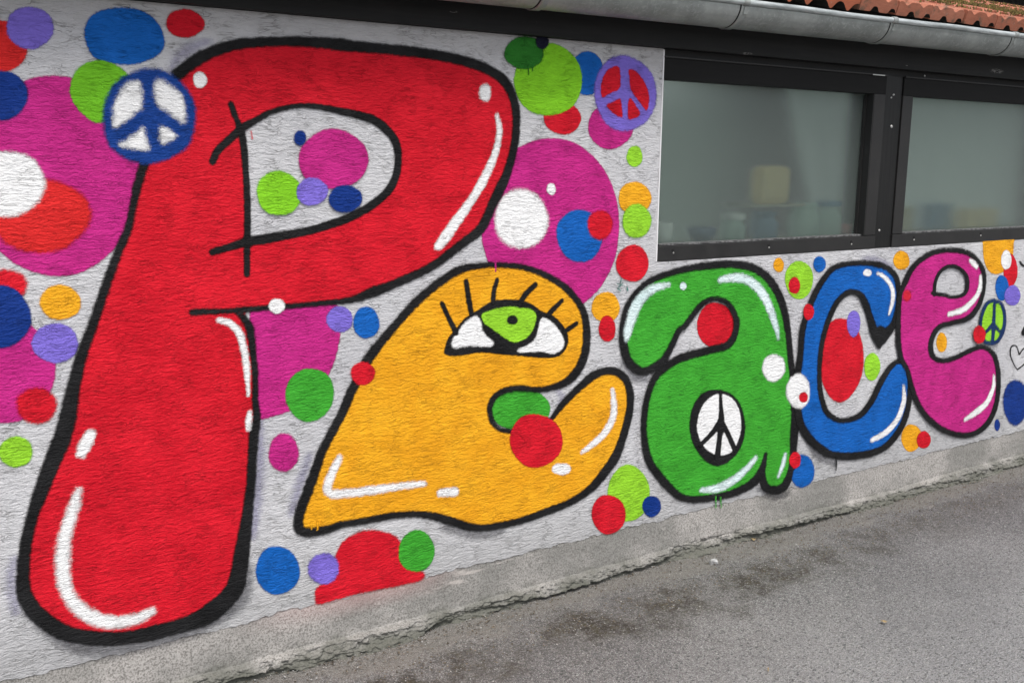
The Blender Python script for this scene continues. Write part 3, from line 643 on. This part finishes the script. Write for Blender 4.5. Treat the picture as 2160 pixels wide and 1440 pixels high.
decal('painted_heart', ('line', [(2145,779,3),(2137,765,3),(2131,748,3),(2132,733,3),(2138,728,3),(2144,731,3),(2148,742,3),(2150,747,3),(2157,737,3),(2166,731,3),(2173,737,3),(2172,752,3),(2160,768,3),(2146,779,3)]), BLK, soft=.003, label='thin black heart')
decal('painted_scribble', [('line', [(2150,551,3),(2155,558,5),(2162,560,4),(2168,552,3)]), ('line', [(2160,690,3),(2157,702,7),(2163,706,4)])], BLK, soft=.003, label='black scribble at the right end')
decal('painted_scribble', [('line', [(1308,588,2),(1306,604,2)]), ('line', [(1300,598,2),(1315,603,2)]), ('line', [(1301,607,2),(1311,597,2)]), ('line', [(1301,608,3),(1307,613,3)]), ('line', [(1320,604,2),(1322,612,3)])], TEAL, soft=.003, label='tiny teal scribble')
decal('paint_drip', [('line', [(1508,1046,3),(1508,1070,2)]), ('line', [(1518,1048,3),(1519,1069,2)])], GREEN, soft=.0045)
decal('paint_drip', [('line', [(1759,962,3),(1762,975,3),(1761,990,2)])], BLK, soft=.003)
decal('paint_drip', [('line', [(1043,552,3),(1044,562,3),(1044,572,2)])], MAG, soft=.003)
decal('paint_drip', [('line', [(529,277,2),(531,292,3)])], RED, soft=.003)
decal('paint_drip', [('line', [(1113,140,3),(1114,158,2)]), ('line', [(1122,140,3),(1122,150,2)])], DGRN, soft=.003)
decal('paint_drip', [('line', [(655,1100,5),(656,1114,3)]), ('line', [(668,1098,5),(669,1112,4),(668,1116,3)]), ('line', [(676,1098,4),(677,1106,2)])], ORG, LE, soft=.003)

# ------------------------------------------------------------ the building: beam, windows, gutter, roof
B = empty('building', (2.5, .13, 0))
tag(B, 'low outbuilding with black framed frosted windows, zinc gutter and red tiled roof', 'building')
B_inv = Matrix.Translation(-Vector(B.location))
def under(o): o.matrix_parent_inverse = B_inv; return o
under(boxes('beam', [(XL, XE, -.028, .24, ZT + .0015, 2.245)], BEAM, B, .003))

# windows
def window(x0, x1, last=False):
    wz0, wz1 = ZS + .002, ZT - .026
    g0, g1 = 1.281, 1.893
    jl, jr = (.075, .075)
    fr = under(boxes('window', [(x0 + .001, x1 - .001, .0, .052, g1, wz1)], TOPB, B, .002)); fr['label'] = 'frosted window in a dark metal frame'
    boxes('frame_rail', [(x0 + .001, x1 - .001, -.001, .052, wz0, g0 - .002)], FRAME, fr, .002)
    left = x0 if x0 > 2.6 else x0 - .04
    boxes('frame_jamb', [(left + .002, left + jl - .002 if x0 > 2.6 else x0 + .022, .0006 if x0 > 2.6 else .03, .053, g0 + .0005, g1 - .0005)], FRAME, fr, .002)
    boxes('frame_jamb', [(x1 - jr, x1 - .002, .0006, .053, g0 + .0005, g1 - .0005)], FRAME, fr, .002)
    boxes('glazing_bead', [(x0 + .02, x1 - jr - .006, .012, .046, g0 - .0005, g0 + .006)], EDGE, fr)
    boxes('rubber_seal', [(x1 - jr - .005, x1 - jr + .001, .002, .050, g0 + .001, g1 - .001)], SEAL, fr)
    boxes('glazing_bead', [(x1 - jr - .011, x1 - jr - .0055, .036, .050, g0 + .007, g1 - .002)], FRAME, fr)
    gx0 = x0 + (.01 if x0 < 2.6 else jl - .004)
    pane = boxes('pane', [(gx0, x1 - jr - .004, .052, .058, g0 - .01, g1 + .01)], GLASS, fr)
    # rail lip above the sash, catching light
    boxes('rail_lip', [(x0 + .001, x1 - .004, -.007, .004, wz1 - .004, wz1 + .0015)], EDGE if 0 else FRAME, fr, .001)
    return fr

def glass_mat():
    m, t = mat('frosted_glass'); p = t.coord()
    f = t.noise(p, 420.0, 2.0, .7)
    b = t.new('ShaderNodeBump', {'Strength': .35, 'Distance': .0006, 'Height': f})
    rf = t.new('ShaderNodeBsdfRefraction', {'Color': (.91, .965, .925, 1), 'Roughness': .23, 'IOR': 1.45, 'Normal': b.outputs[0]})
    df = t.new('ShaderNodeBsdfDiffuse', {'Color': (.165, .195, .183, 1), 'Normal': b.outputs[0]})
    gl = t.new('ShaderNodeBsdfGlossy', {'Color': (.9, .95, .95, 1), 'Roughness': .42, 'Normal': b.outputs[0]})
    m1 = t.new('ShaderNodeMixShader', {0: .27, 1: rf.outputs[0], 2: df.outputs[0]})
    fz = t.new('ShaderNodeFresnel', {'IOR': 1.45})
    m2 = t.new('ShaderNodeMixShader', {0: fz.outputs[0], 1: m1.outputs[0], 2: gl.outputs[0]})
    t.new('ShaderNodeOutputMaterial', {0: m2.outputs[0]})
    return m
GLASS = glass_mat()
win1 = window(XR, 3.81); win2 = window(3.93, 5.38)
under(boxes('frame_rebate', [(XR + .001, XW - .001, .016, .06, ZT - .0245, ZT + .001)], SEAL, B))
for (x0, x1) in ((3.812, 3.928), (5.382, 5.498)):
    po = under(boxes('post', [(x0, x1, .006, .20, ZS + .001, ZT - .0255)], POST, B, .0025))
# bits of bare metal, screws, drain slots
def disc(name, x, z, r, y, material, parent, h=.003):
    bm = bmesh.new(); bmesh.ops.create_cone(bm, cap_ends=True, segments=10, radius1=r, radius2=r * .7, depth=h)
    bmesh.ops.rotate(bm, verts=bm.verts, matrix=Matrix.Rotation(math.radians(90), 3, 'X'))
    bmesh.ops.translate(bm, verts=bm.verts, vec=(x, y, z))
    me = bpy.data.meshes.new(name); bm.to_mesh(me); bm.free(); me.materials.append(material)
    o = bpy.data.objects.new(name, me); C.objects.link(o); o.parent = parent; return o
for p_, r_ in (((1887, 200), .0055), ((1882, 206), .0045), ((1883, 267), .0075), ((1857, 486), .006)):
    x, z = on_wall(np.array(p_)); under(disc('screw', x, z, r_, .004, STEEL, B))
x, z = on_wall(np.array((1956, 160))); under(disc('screw', x, z, .005, -.001 + .014, STEEL, B))
for wn_, pts in ((win1, [(1419, 530), (1621, 519), (1795, 512)]), (win2, [(1927, 503), (2068, 494)])):
    for p_ in pts:
        x, z = on_wall(np.array(p_, float))
        s = disc('drain_slot', x, z + .004, .0075, -.0018, HOLE_SHADE, wn_, .002)
        disc('drain_slot', x + .003, z - .006, .0042, -.0022, STEEL, wn_, .002)  # steel disc stands in for the slot's grey glint
x, z = on_wall(np.array((1860, 159.0)))
boxes('frame_corner', [(x - .07, x + .012, -.0085, -.0072, 1.969, 1.973)], STEEL, win1)

# small etched maker's mark in the corner of the pane: a little ring over a cup-shaped arc
x, z = on_wall(np.array((1807, 488.0)), .05)
bm = bmesh.new()
def arc(cx, cz, r, a0, a1, w=.0022, n=14, sx=1.5):
    prev = None
    for i in range(n + 1):
        a = math.radians(a0 + (a1 - a0) * i / n)
        vi = bm.verts.new((cx + (r - w) * math.cos(a) * sx, .0505, cz + (r - w) * math.sin(a))); vo = bm.verts.new((cx + (r + w) * math.cos(a) * sx, .0505, cz + (r + w) * math.sin(a)))
        if prev: bm.faces.new((prev[0], prev[1], vo, vi))
        prev = (vi, vo)
arc(x + .004, z + .0085, .0055, 0, 360); arc(x, z - .005, .0085, 180, 360); arc(x, z - .004, .0045, 0, 180, .0018, 8, 1.2)
me = bpy.data.meshes.new('glass_mark'); bm.to_mesh(me); bm.free(); me.materials.append(ETCH)
gm = bpy.data.objects.new('glass_mark', me); C.objects.link(gm); gm.parent = win1

# gutter: half-round trough with a rolled front bead
GY, GZ, GR = -.118, 2.152, .077
ga = np.radians(np.linspace(-178, -2, 26))
gx = np.linspace(XL, XE, 60)
def sweep(r):
    P = np.zeros((len(gx), len(ga), 3)); P[..., 0] = gx[:, None]
    P[..., 1] = GY + r * np.cos(ga)[None, :]; P[..., 2] = GZ + r * np.sin(ga)[None, :] + .0075 * (gx[:, None] - 2.6); return P
gut = under(grid_obj('gutter', sweep(GR), ZINC, B)); gut['label'] = 'half-round galvanised gutter'
mod = gut.modifiers.new('thick', 'SOLIDIFY'); mod.thickness = .0015; mod.offset = 0
bead_y, bead_z, br = GY - GR - .003, GZ + .004, .0105
th = np.radians(np.linspace(0, 360, 17))
def bead(r, x0, x1, n):
    xx = np.linspace(x0, x1, n); P = np.zeros((n, 17, 3)); P[..., 0] = xx[:, None]
    P[..., 1] = bead_y + r * np.cos(th)[None, :]; P[..., 2] = bead_z + r * np.sin(th)[None, :] + .0075 * (xx[:, None] - 2.6)
    P[:, :, 2] += (.0012 * np.sin(xx * 5.1) + .0006 * np.sin(xx * 13))[:, None]; return P
grid_obj('gutter_bead', bead(br, XL, XE, 120)[:, ::-1], BEADZ, gut)
brx = [-.68, .17, 1.02, 1.87, 2.72, 3.56, 4.42, 5.27, 6.12]
brp = None
def bracket():
    n = 26; a = np.radians(np.linspace(-182, -10, n)); w = .030
    P = []
    for dx, r in ((-w / 2 - .007, GR + .0008), (-w / 2 - .0065, GR + .0012), (-w / 2, GR + .0012), (-w / 2, GR + .0055), (-w / 2 + .006, GR + .0050), (w / 2 - .002, GR + .0042), (w / 2, GR + .0005)):
        P.append(np.stack([np.full(n, dx), GY + r * np.cos(a), GZ + r * np.sin(a)], -1))
    o = grid_obj('gutter_bracket', np.stack(P, 0), ZINC, gut, False)
    bm = bmesh.new(); bm.from_mesh(o.data)
    # collar round the bead
    ring = []
    for dx, r in ((-.014, br + .0002), (-.013, br + .0032), (.013, br + .0032), (.014, br + .0002)):
        ring.append([bm.verts.new((dx, bead_y + r * math.cos(q), bead_z + r * math.sin(q))) for q in th[:-1]])
    for k in range(3):
        for i in range(16): bm.faces.new((ring[k][i], ring[k + 1][i], ring[k + 1][(i + 1) % 16], ring[k][(i + 1) % 16]))
    # small pressed tab below the bead
    c = bmesh.ops.create_cube(bm, size=1.0)
    for v in c['verts']:
        v.co = Vector((.004 + v.co.x * .018, GY - GR * .985 - .006 + v.co.y * .006 - (v.co.z < 0) * -.006, GZ - .024 + v.co.z * .024))
    bm.to_mesh(o.data); bm.free(); o.data.materials.clear(); o.data.materials.append(ZINC); o.data.materials.append(HOLE_SHADE)
    for pl in o.data.polygons:
        if pl.index < 2 * (n - 1): pl.material_index = 1  # black strip paints the shadow line along the bracket's left edge
    return o
bra = bracket()
for i, x in enumerate(brx):
    o = bra if i == 0 else bra.copy()
    if i: C.objects.link(o); o.parent = gut
    o.location = (x, 0, .0075 * (x - 2.6))

# roof tiles, double-trough interlocking pattern
SL = math.atan(.30); TW, TL, GA = .2345, .40, .335
def tile_profile(kind, n=34):
    """top and bottom height across the width"""
    u = np.linspace(0, 1, n)
    top = np.full(n, .0); bot = np.full(n, -.060)
    for c_ in (.23, .70):
        top -= .015 * np.exp(-np.abs((u - c_) / .080) ** 2.2) if kind == 0 else 0 * u
    top -= .016 * (np.clip(np.abs(u - .48) - .44, 0, 1) / .08) ** 1.6
    for c_ in (.42, .90): bot += .021 * np.exp(-((u - c_) / .095) ** 4)
    if kind == 1:
        bot = np.full(n, -.036)
        for c_ in (.30, .74): bot -= .032 * np.exp(-((u - c_) / .11) ** 2)
    return u, top, bot
def tile_mesh(kind, material):
    u, top, bot = tile_profile(kind); n = len(u); V = []; F = []
    for (y, lift) in ((0.0, 0.0), (.006, .002), (TL, .002)):
        for i in range(n): V.append((u[i] * TW * .972, y, top[i] * (1 if y else .96) + lift - (.003 if y == 0 else 0)))
    for y in (0.001, TL):
        for i in range(n): V.append((u[i] * TW * .972, y + (.002 if y < .1 else 0), bot[i] if y < .1 else bot[i] + .01))
    r = lambda k, i: k * n + i
    for i in range(n - 1):
        F.append((r(0, i), r(0, i + 1), r(1, i + 1), r(1, i))); F.append((r(1, i), r(1, i + 1), r(2, i + 1), r(2, i)))
        F.append((r(3, i), r(3, i + 1), r(0, i + 1), r(0, i))); F.append((r(3, i + 1), r(3, i), r(4, i), r(4, i + 1)))
    for i in (0, n - 1):
        F.append((r(3, i), r(0, i), r(1, i), r(2, i), r(4, i)))
    me = bpy.data.meshes.new('roof_tile'); me.from_pydata(V, [], F); me.update(); me.materials.append(material); me.materials.append(UNDERLAY_SHADE)
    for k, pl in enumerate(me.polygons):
        if k < 4 * (n - 1) and k % 4 == 3: pl.material_index = 1  # shade under the tiles painted on with the dark underlay colour
    return me
m, t = mat('roof_underlay'); finish(t, (.022, .018, .015), .9); UNDERLAY_SHADE = m  # underlay colour, also painted on tile undersides as shade
TM = [tile_mesh(0, TILE), tile_mesh(1, TILE_NEW)]
E0Y, E0Z = -.150, 2.257
roof = empty('roof', (0, 0, 0)); roof.parent = B; under(roof); roof['label'] = 'low red tiled roof with moss'
deck = grid_obj('roof_underlay', np.array([[[x, -.075, 2.236], [x, 1.72, 2.236 + 1.795 * .30]] for x in (XL, 9.2)]), UNDERLAY_SHADE, roof, False)
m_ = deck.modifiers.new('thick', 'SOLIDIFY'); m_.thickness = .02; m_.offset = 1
x_start = 3.42 - 20 * TW
for r_ in range(5):
    for k in range(0, 45):
        x = x_start + k * TW + (.0 if r_ == 0 else random.uniform(-.003, .003))
        kind = 1 if (x < 3.41 and x > 2.2) else 0
        if r_ > 0 and kind == 1 and random.random() < .5: kind = 0
        o = bpy.data.objects.new('roof_tile', TM[kind]); C.objects.link(o); o.parent = roof
        y = E0Y + r_ * GA * math.cos(SL); z = E0Z + r_ * GA * math.sin(SL) + .008 * r_ * 0
        o.location = (x, y + random.uniform(-.004, .004), z + random.uniform(-.002, .002))
        o.rotation_euler = (SL - .045 + random.uniform(-.008, .008), random.uniform(-.012, .012), random.uniform(-.01, .01))
m, t = mat('moss'); oi = t.noise(t.coord(), 30.0, 4.0, .7)
finish(t, t.mix(t.ramp(oi, .35, .65), (.055, .045, .018), (.17, .13, .045)), .95, spec=.1); MOSS = m
rng = np.random.default_rng(11); V = []; Q = []
for i in range(26000):
    x = 3.35 + 4.6 * rng.random(); s_ = rng.random() ** .8 * 1.3
    dens = vnoise2(x * 4 + 10, s_ * 6 + 10, 77)
    if dens < .42 or (s_ < .22 and dens < .75): continue
    if s_ > .55 and rng.random() < .82: continue
    if s_ < .16 and rng.random() < .8: continue
    y = E0Y + s_ * math.cos(SL); z = E0Z + s_ * math.sin(SL) + .002 + .012 * rng.random() * dens
    a = rng.random() * 6.28; w = .004 + .005 * rng.random(); hgt = .003 + .007 * rng.random()
    b = len(V)
    for k in range(3): V.append((x + w * math.cos(a + k * 2.09), y + w * math.sin(a + k * 2.09), z - .004))
    V.append((x + rng.normal() * .003, y + rng.normal() * .003, z + hgt))
    Q += [(b, b + 1, b + 3), (b + 1, b + 2, b + 3), (b + 2, b, b + 3)]
tag(mesh_obj('moss', V, Q, MOSS, roof), kind='stuff')

# room behind the windows
m, t = mat('room_paint'); finish(t, (.085, .11, .10), .9); ROOM = m
m, t = mat('shelf_wood'); finish(t, (.42, .38, .30), .7); SHELF = m
m, t = mat('light_bounce_floor'); finish(t, (.8, .8, .77), .8); FLOORM = m  # unseen floor, made pale to bounce light up inside the room
under(boxes('room_back_wall', [(1.2, 7.8, 5.0, 5.08, .0, 2.3)], ROOM, B))  # unseen wall, set low and far back so sky light enters
under(boxes('room_side_wall', [(1.15, 1.199, .27, 5.0, .0, 2.22)], ROOM, B))
under(boxes('room_floor', [(1.2, 7.8, .27, 4.999, .02, .10)], FLOORM, B))
under(boxes('window_shelf', [(2.54, 5.45, .075, .26, ZS + .025, ZS + .05)], SHELF, B))
def seethrough(name, c, k=.5, rough=.6):
    m, t = mat(name)
    a = t.new('ShaderNodeBsdfPrincipled', {'Base Color': c + (1,), 'Roughness': rough}); b = t.new('ShaderNodeBsdfTranslucent', {'Color': c + (1,)})
    mx = t.new('ShaderNodeMixShader', {0: k, 1: a.outputs[0], 2: b.outputs[0]}); t.new('ShaderNodeOutputMaterial', {0: mx.outputs[0]}); return m
CURT = seethrough('pale_curtain', (.78, .84, .80), .6, .9)
nx_, nz_ = 140, 10
xx = np.linspace(0, 1, nx_); zz_ = np.linspace(0, 1, nz_)
P = np.zeros((nx_, nz_, 3))
for j, v in enumerate(zz_):
    x0 = 3.756 - .27 * v; P[:, j, 0] = x0 + (5.4 - x0) * xx; P[:, j, 1] = .30 + .012 * np.sin(xx * 60); P[:, j, 2] = 1.27 + .68 * v
cu = under(grid_obj('curtain', P, CURT, B))
def lathe(name, prof, x, y, z, material, label, cat, group=None, caps=None):
    n = 24; V = []; F = []
    for r, h in prof:
        for i in range(n): V.append((r * math.cos(i / n * 6.28318), r * math.sin(i / n * 6.28318), h))
    for k in range(len(prof) - 1):
        for i in range(n): F.append((k * n + i, k * n + (i + 1) % n, (k + 1) * n + (i + 1) % n, (k + 1) * n + i))
    F.append(tuple(range(n))[::-1]); F.append(tuple((len(prof) - 1) * n + i for i in range(n)))
    o = mesh_obj(name, V, F, material, None, True); o.location = (x, y, z); tag(o, label, cat, group)
    if caps:
        r0, h0, cm = caps
        V = []; F = []
        for r, h in ((r0, 0), (r0, h0), (r0 * .92, h0 + .004)):
            for i in range(n): V.append((r * math.cos(i / n * 6.28318), r * math.sin(i / n * 6.28318), h))
        for k in range(2):
            for i in range(n): F.append((k * n + i, k * n + (i + 1) % n, (k + 1) * n + (i + 1) % n, (k + 1) * n + i))
        F.append(tuple(2 * n + i for i in range(n)))
        c = mesh_obj('lid', V, F, cm, o, True); c.location = (0, 0, prof[-1][1] + .0005)
    return o
def flatm(name, c, rough=.6):
    m, t = mat(name); n = t.noise(t.coord(), 20.0, 3.0)
    finish(t, t.mix(n, tuple(v * .9 for v in c), c), rough); return m
CER = seethrough('pale_green_glass', (.70, .84, .78), .6, .3); BLUEC = seethrough('blue_glass', (.26, .44, .62), .6, .3); LIDW = flatm('white_lid', (.8, .8, .8)); YEL = seethrough('yellow_plastic', (1.0, .86, .56), .6); DBL = flatm('dark_blue_ceramic', (.05, .09, .2), .3); REDC = flatm('dull_red_ceramic', (.5, .14, .14))
sz = ZS + .0505
jarp = lambda r, h: [(r * .80, 0), (r, .015), (r, h * .62), (r * .8, h * .8), (r * .72, h * .86), (r * .78, h * .9)]
lathe('jar', jarp(.050, .10), 3.07, .15, sz, CER, 'short pale jar with a white lid behind the frosted pane, leftmost of the jars', 'jar', 'jars on the window shelf', (.048, .02, LIDW))
lathe('jar', jarp(.060, .112), 3.26, .16, sz, BLUEC, 'blue jar behind the first frosted pane, under the yellow canister', 'jar', 'jars on the window shelf', (.052, .014, BLUEC))
lathe('jar', jarp(.062, .15), 3.50, .15, sz, CER, 'pale green jar behind the first frosted pane, second from its right edge', 'jar', 'jars on the window shelf', (.054, .014, CER))
lathe('jar', jarp(.060, .15), 3.66, .15, sz, CER, 'pale jar with a blue lid nearest the right edge of the first frosted pane', 'jar', 'jars on the window shelf', (.054, .02, BLUEC))
lathe('bowl', [(.03, 0), (.055, .03), (.062, .062), (.056, .062), (.04, .03)], 2.88, .14, sz, DBL, 'small dark blue bowl low behind the first frosted pane', 'bowl')
lathe('cup', [(.03, 0), (.04, .02), (.042, .09), (.037, .09), (.034, .03)], 2.64, .11, sz, LIDW, 'white cup in the lower left corner of the first frosted pane', 'cup')
lathe('cup', [(.02, 0), (.026, .01), (.028, .055), (.024, .055), (.02, .02)], 3.745, .11, sz, REDC, 'small dull red cup in the lower right corner of the first frosted pane', 'cup')
sh = boxes('shelf', [(3.10, 3.44, .09, .25, 1.412, 1.422)], SHELF, None, .002); tag(sh, 'thin pale shelf behind the first frosted pane, above the jars', 'shelf')
yb = boxes('canister', [(3.19, 3.365, .11, .19, 1.4225, 1.582)], YEL, None, .03); tag(yb, 'yellow rounded canister on the shelf behind the first frosted pane', 'canister')
b2 = boxes('box', [(4.76, 5.04, .17, .26, sz, sz + .10)], YEL, None, .02); tag(b2, 'long yellowish box low behind the second frosted pane', 'box')
b3 = boxes('box', [(4.22, 4.36, .20, .26, sz, sz + .12)], flatm('ochre_card', (.5, .42, .25)), None, .01); tag(b3, 'dull ochre box behind the left part of the second frosted pane', 'box')
sb = boxes('storage_box', [(4.50, 4.66, .19, .26, sz, sz + .13)], BLUEC, None, .01); tag(sb, 'blue box behind the middle of the second frosted pane', 'box')

# neighbouring house seen over the roof, top right
m, t = mat('dark_house_timber'); finish(t, t.mix(t.ramp(t.noise(t.coord((30, 30, 3)), 1.0, 3.0), .4, .6), (.012, .011, .011), (.04, .036, .034)), .7); HT = m
m, t = mat('purple_post_paint'); finish(t, (.16, .10, .26), .6); PUR = m
m, t = mat('grey_sheet_roof'); finish(t, t.mix(t.ramp(t.noise(t.coord((14, 14, 14)), 1.0, 3.0), .4, .6), (.10, .12, .11), (.2, .23, .22)), .6); GSH = m
H = empty('house', (12, 4.5, 0)); tag(H, 'dark neighbouring house with a purple post behind the tiled roof, top right', 'house')
Hi = Matrix.Translation(-Vector(H.location))
def uh(o): o.matrix_parent_inverse = Hi; return o
uh(boxes('house_wall', [(9.2, 16, 4.6, 7.0, 0, 4.6)], HT, H)); uh(boxes('post', [(11.0, 11.12, 4.30, 4.42, 0, 4.4)], PUR, H)); uh(boxes('post', [(10.45, 10.5, 4.30, 4.36, 0, 4.4)], PUR, H))
V = []; F = []
for i in range(40):
    for j, (yy_, zz2) in enumerate(((3.5, 3.38), (4.59, 3.95))):
        V.append((11.2 + i * .12, yy_, zz2 + .02 * (i % 2)))
for i in range(39): F.append((2 * i, 2 * i + 2, 2 * i + 3, 2 * i + 1))
po = uh(mesh_obj('porch_roof', V, F, GSH, H)); m_ = po.modifiers.new('thick', 'SOLIDIFY'); m_.thickness = .03

# ------------------------------------------------------------ loose grit, stones, leaves
def grit(name, n, seed, smin, smax, col, region):
    rng = np.random.default_rng(seed)
    x0, x1, y0, y1 = region
    X = x0 + (x1 - x0) * rng.random(n); Y = y0 + (y1 - y0) * rng.random(n) ** .9
    R = smin + (smax - smin) * rng.random(n) ** 3
    base = np.array([(1, 0, 0), (0, 1, 0), (-1, 0, 0), (0, -1, 0), (0, 0, 1), (0, 0, -1)], float)
    tri_ = np.array([(0, 1, 4), (1, 2, 4), (2, 3, 4), (3, 0, 4), (1, 0, 5), (2, 1, 5), (3, 2, 5), (0, 3, 5)])
    V = base[None] * (R[:, None, None]) * (0.6 + .8 * rng.random((n, 6, 1)))
    V[..., 2] *= .55; a = rng.random(n) * 6.28; ca, sa = np.cos(a)[:, None], np.sin(a)[:, None]
    vx = V[..., 0] * ca - V[..., 1] * sa; vy = V[..., 0] * sa + V[..., 1] * ca
    Zg_ = ground_height(X, Y) + np.where(Y > -.16, .006, 0)
    V = np.stack([vx + X[:, None], vy + Y[:, None], V[..., 2] + (Zg_ + R * .25)[:, None]], -1).reshape(-1, 3)
    Fc = (tri_[None] + (np.arange(n) * 6)[:, None, None]).reshape(-1, 3)
    me = bpy.data.meshes.new(name); me.vertices.add(len(V)); me.vertices.foreach_set('co', V.astype(np.float32).ravel())
    me.loops.add(len(Fc) * 3); me.loops.foreach_set('vertex_index', Fc.astype(np.int32).ravel()); me.polygons.add(len(Fc)); me.polygons.foreach_set('loop_start', np.arange(0, len(Fc) * 3, 3, dtype=np.int32)); me.update(calc_edges=True)
    me.materials.append(col); o = bpy.data.objects.new(name, me); C.objects.link(o); return o
def grit_mat(name, a, b_):
    m, t = mat(name); v = t.new('ShaderNodeTexVoronoi', {'Vector': t.coord(), 'Scale': 110.0}); vc = t.new('ShaderNodeSeparateColor', {0: v.outputs['Color']}).outputs[0]
    finish(t, t.mix(vc, a, b_), .85, spec=.3); return m
tag(grit('gravel', 48000, 5, .0010, .0038, grit_mat('grey_grit', (.09, .09, .09), (.50, .49, .47)), (.4, 6.5, -2.4, -.03)), 'fine grey grit scattered over the asphalt', 'gravel', kind='stuff')
tag(grit('gravel', 260, 6, .0015, .0042, grit_mat('pale_grit', (.38, .36, .33), (.62, .60, .56)), (.4, 6.5, -2.4, -.03)), 'scattered pale chips on the asphalt', 'gravel', kind='stuff')
tag(grit('gravel', 9000, 9, .0012, .0048, grit_mat('brown_grit', (.05, .04, .028), (.24, .20, .15)), (.3, 6.5, -.34, -.035)), 'brown grit and crumbs washed up along the foot of the wall', 'gravel', kind='stuff')

def rock(name, x, y, r, col, label, cat, seed, flat=.7):
    bm = bmesh.new(); bmesh.ops.create_icosphere(bm, subdivisions=2, radius=r); rr = random.Random(seed)
    ax = [Vector((rr.gauss(0, 1), rr.gauss(0, 1), rr.gauss(0, 1))).normalized() for _ in range(7)]
    for v in bm.verts:
        for a_ in ax:
            d_ = v.co.dot(a_); lim = r * .62
            if d_ > lim: v.co -= a_ * (d_ - lim)
        v.co.z *= flat
    me = bpy.data.meshes.new(name); bm.to_mesh(me); bm.free(); me.materials.append(col)
    o = bpy.data.objects.new(name, me); C.objects.link(o); o.location = (x, y, r * flat * .5); tag(o, label, cat); return o
def on_ground(p):
    c = np.array([p[0] - 1080, p[1] - 720, FPX]); rx, ry, rz = c @ np.array(AX), c @ np.array(AY), c @ np.array(AZ); s = CAM_H / -rz
    return rx * s, -CAM_D + ry * s
m, t = mat('pale_limestone'); finish(t, t.mix(t.ramp(t.noise(t.coord(), 90.0, 3.0), .4, .6), (.26, .26, .26), (.42, .42, .42)), .8); STN = m
x, y = on_ground((1506, 1190)); st_ = rock('stone', x, y, .021, STN, 'pale grey pebble lying on the asphalt near the wall, below the green a', 'stone', 4, .9)
m, t = mat('dry_leaf'); finish(t, (.30, .22, .11), .8); LEAF = m
def blades(name, px, n, L, seed, label, cat, spread=6.28, a0=0):
    x, y = on_ground(px); rr = random.Random(seed); V = []; F = []
    for i in range(n):
        a = a0 + spread * (i / max(1, n)) + rr.uniform(-.3, .3); l = L * rr.uniform(.6, 1); w = .0022
        dx, dy = math.cos(a), math.sin(a); b = len(V)
        V += [(-dy * w * .6, dx * w * .6, .002), (dy * w * .6, -dx * w * .6, .002), (dx * l * .5 + dy * w, dy * l * .5 - dx * w, .006), (dx * l * .5 - dy * w, dy * l * .5 + dx * w, .006), (dx * l, dy * l, .003)]
        F += [(b, b + 1, b + 2, b + 3), (b + 3, b + 2, b + 4)]
    o = mesh_obj(name, V, F, LEAF); o.location = (x, y, .006); m_ = o.modifiers.new('thick', 'SOLIDIFY'); m_.thickness = .0008; tag(o, label, cat); return o
blades('dry_flower', (1864, 1315), 9, .016, 3, 'small star-shaped dry flower head on the open asphalt', 'dry flower')
blades('dry_stalk', (1590, 1143), 3, .030, 5, 'short dry stalks by the foot of the wall right of the pebble', 'stalk', 1.4, .3)
blades('dry_leaf', (1620, 1419), 1, .026, 8, 'small dry leaf near the bottom edge of the asphalt', 'leaf', 1, .9)
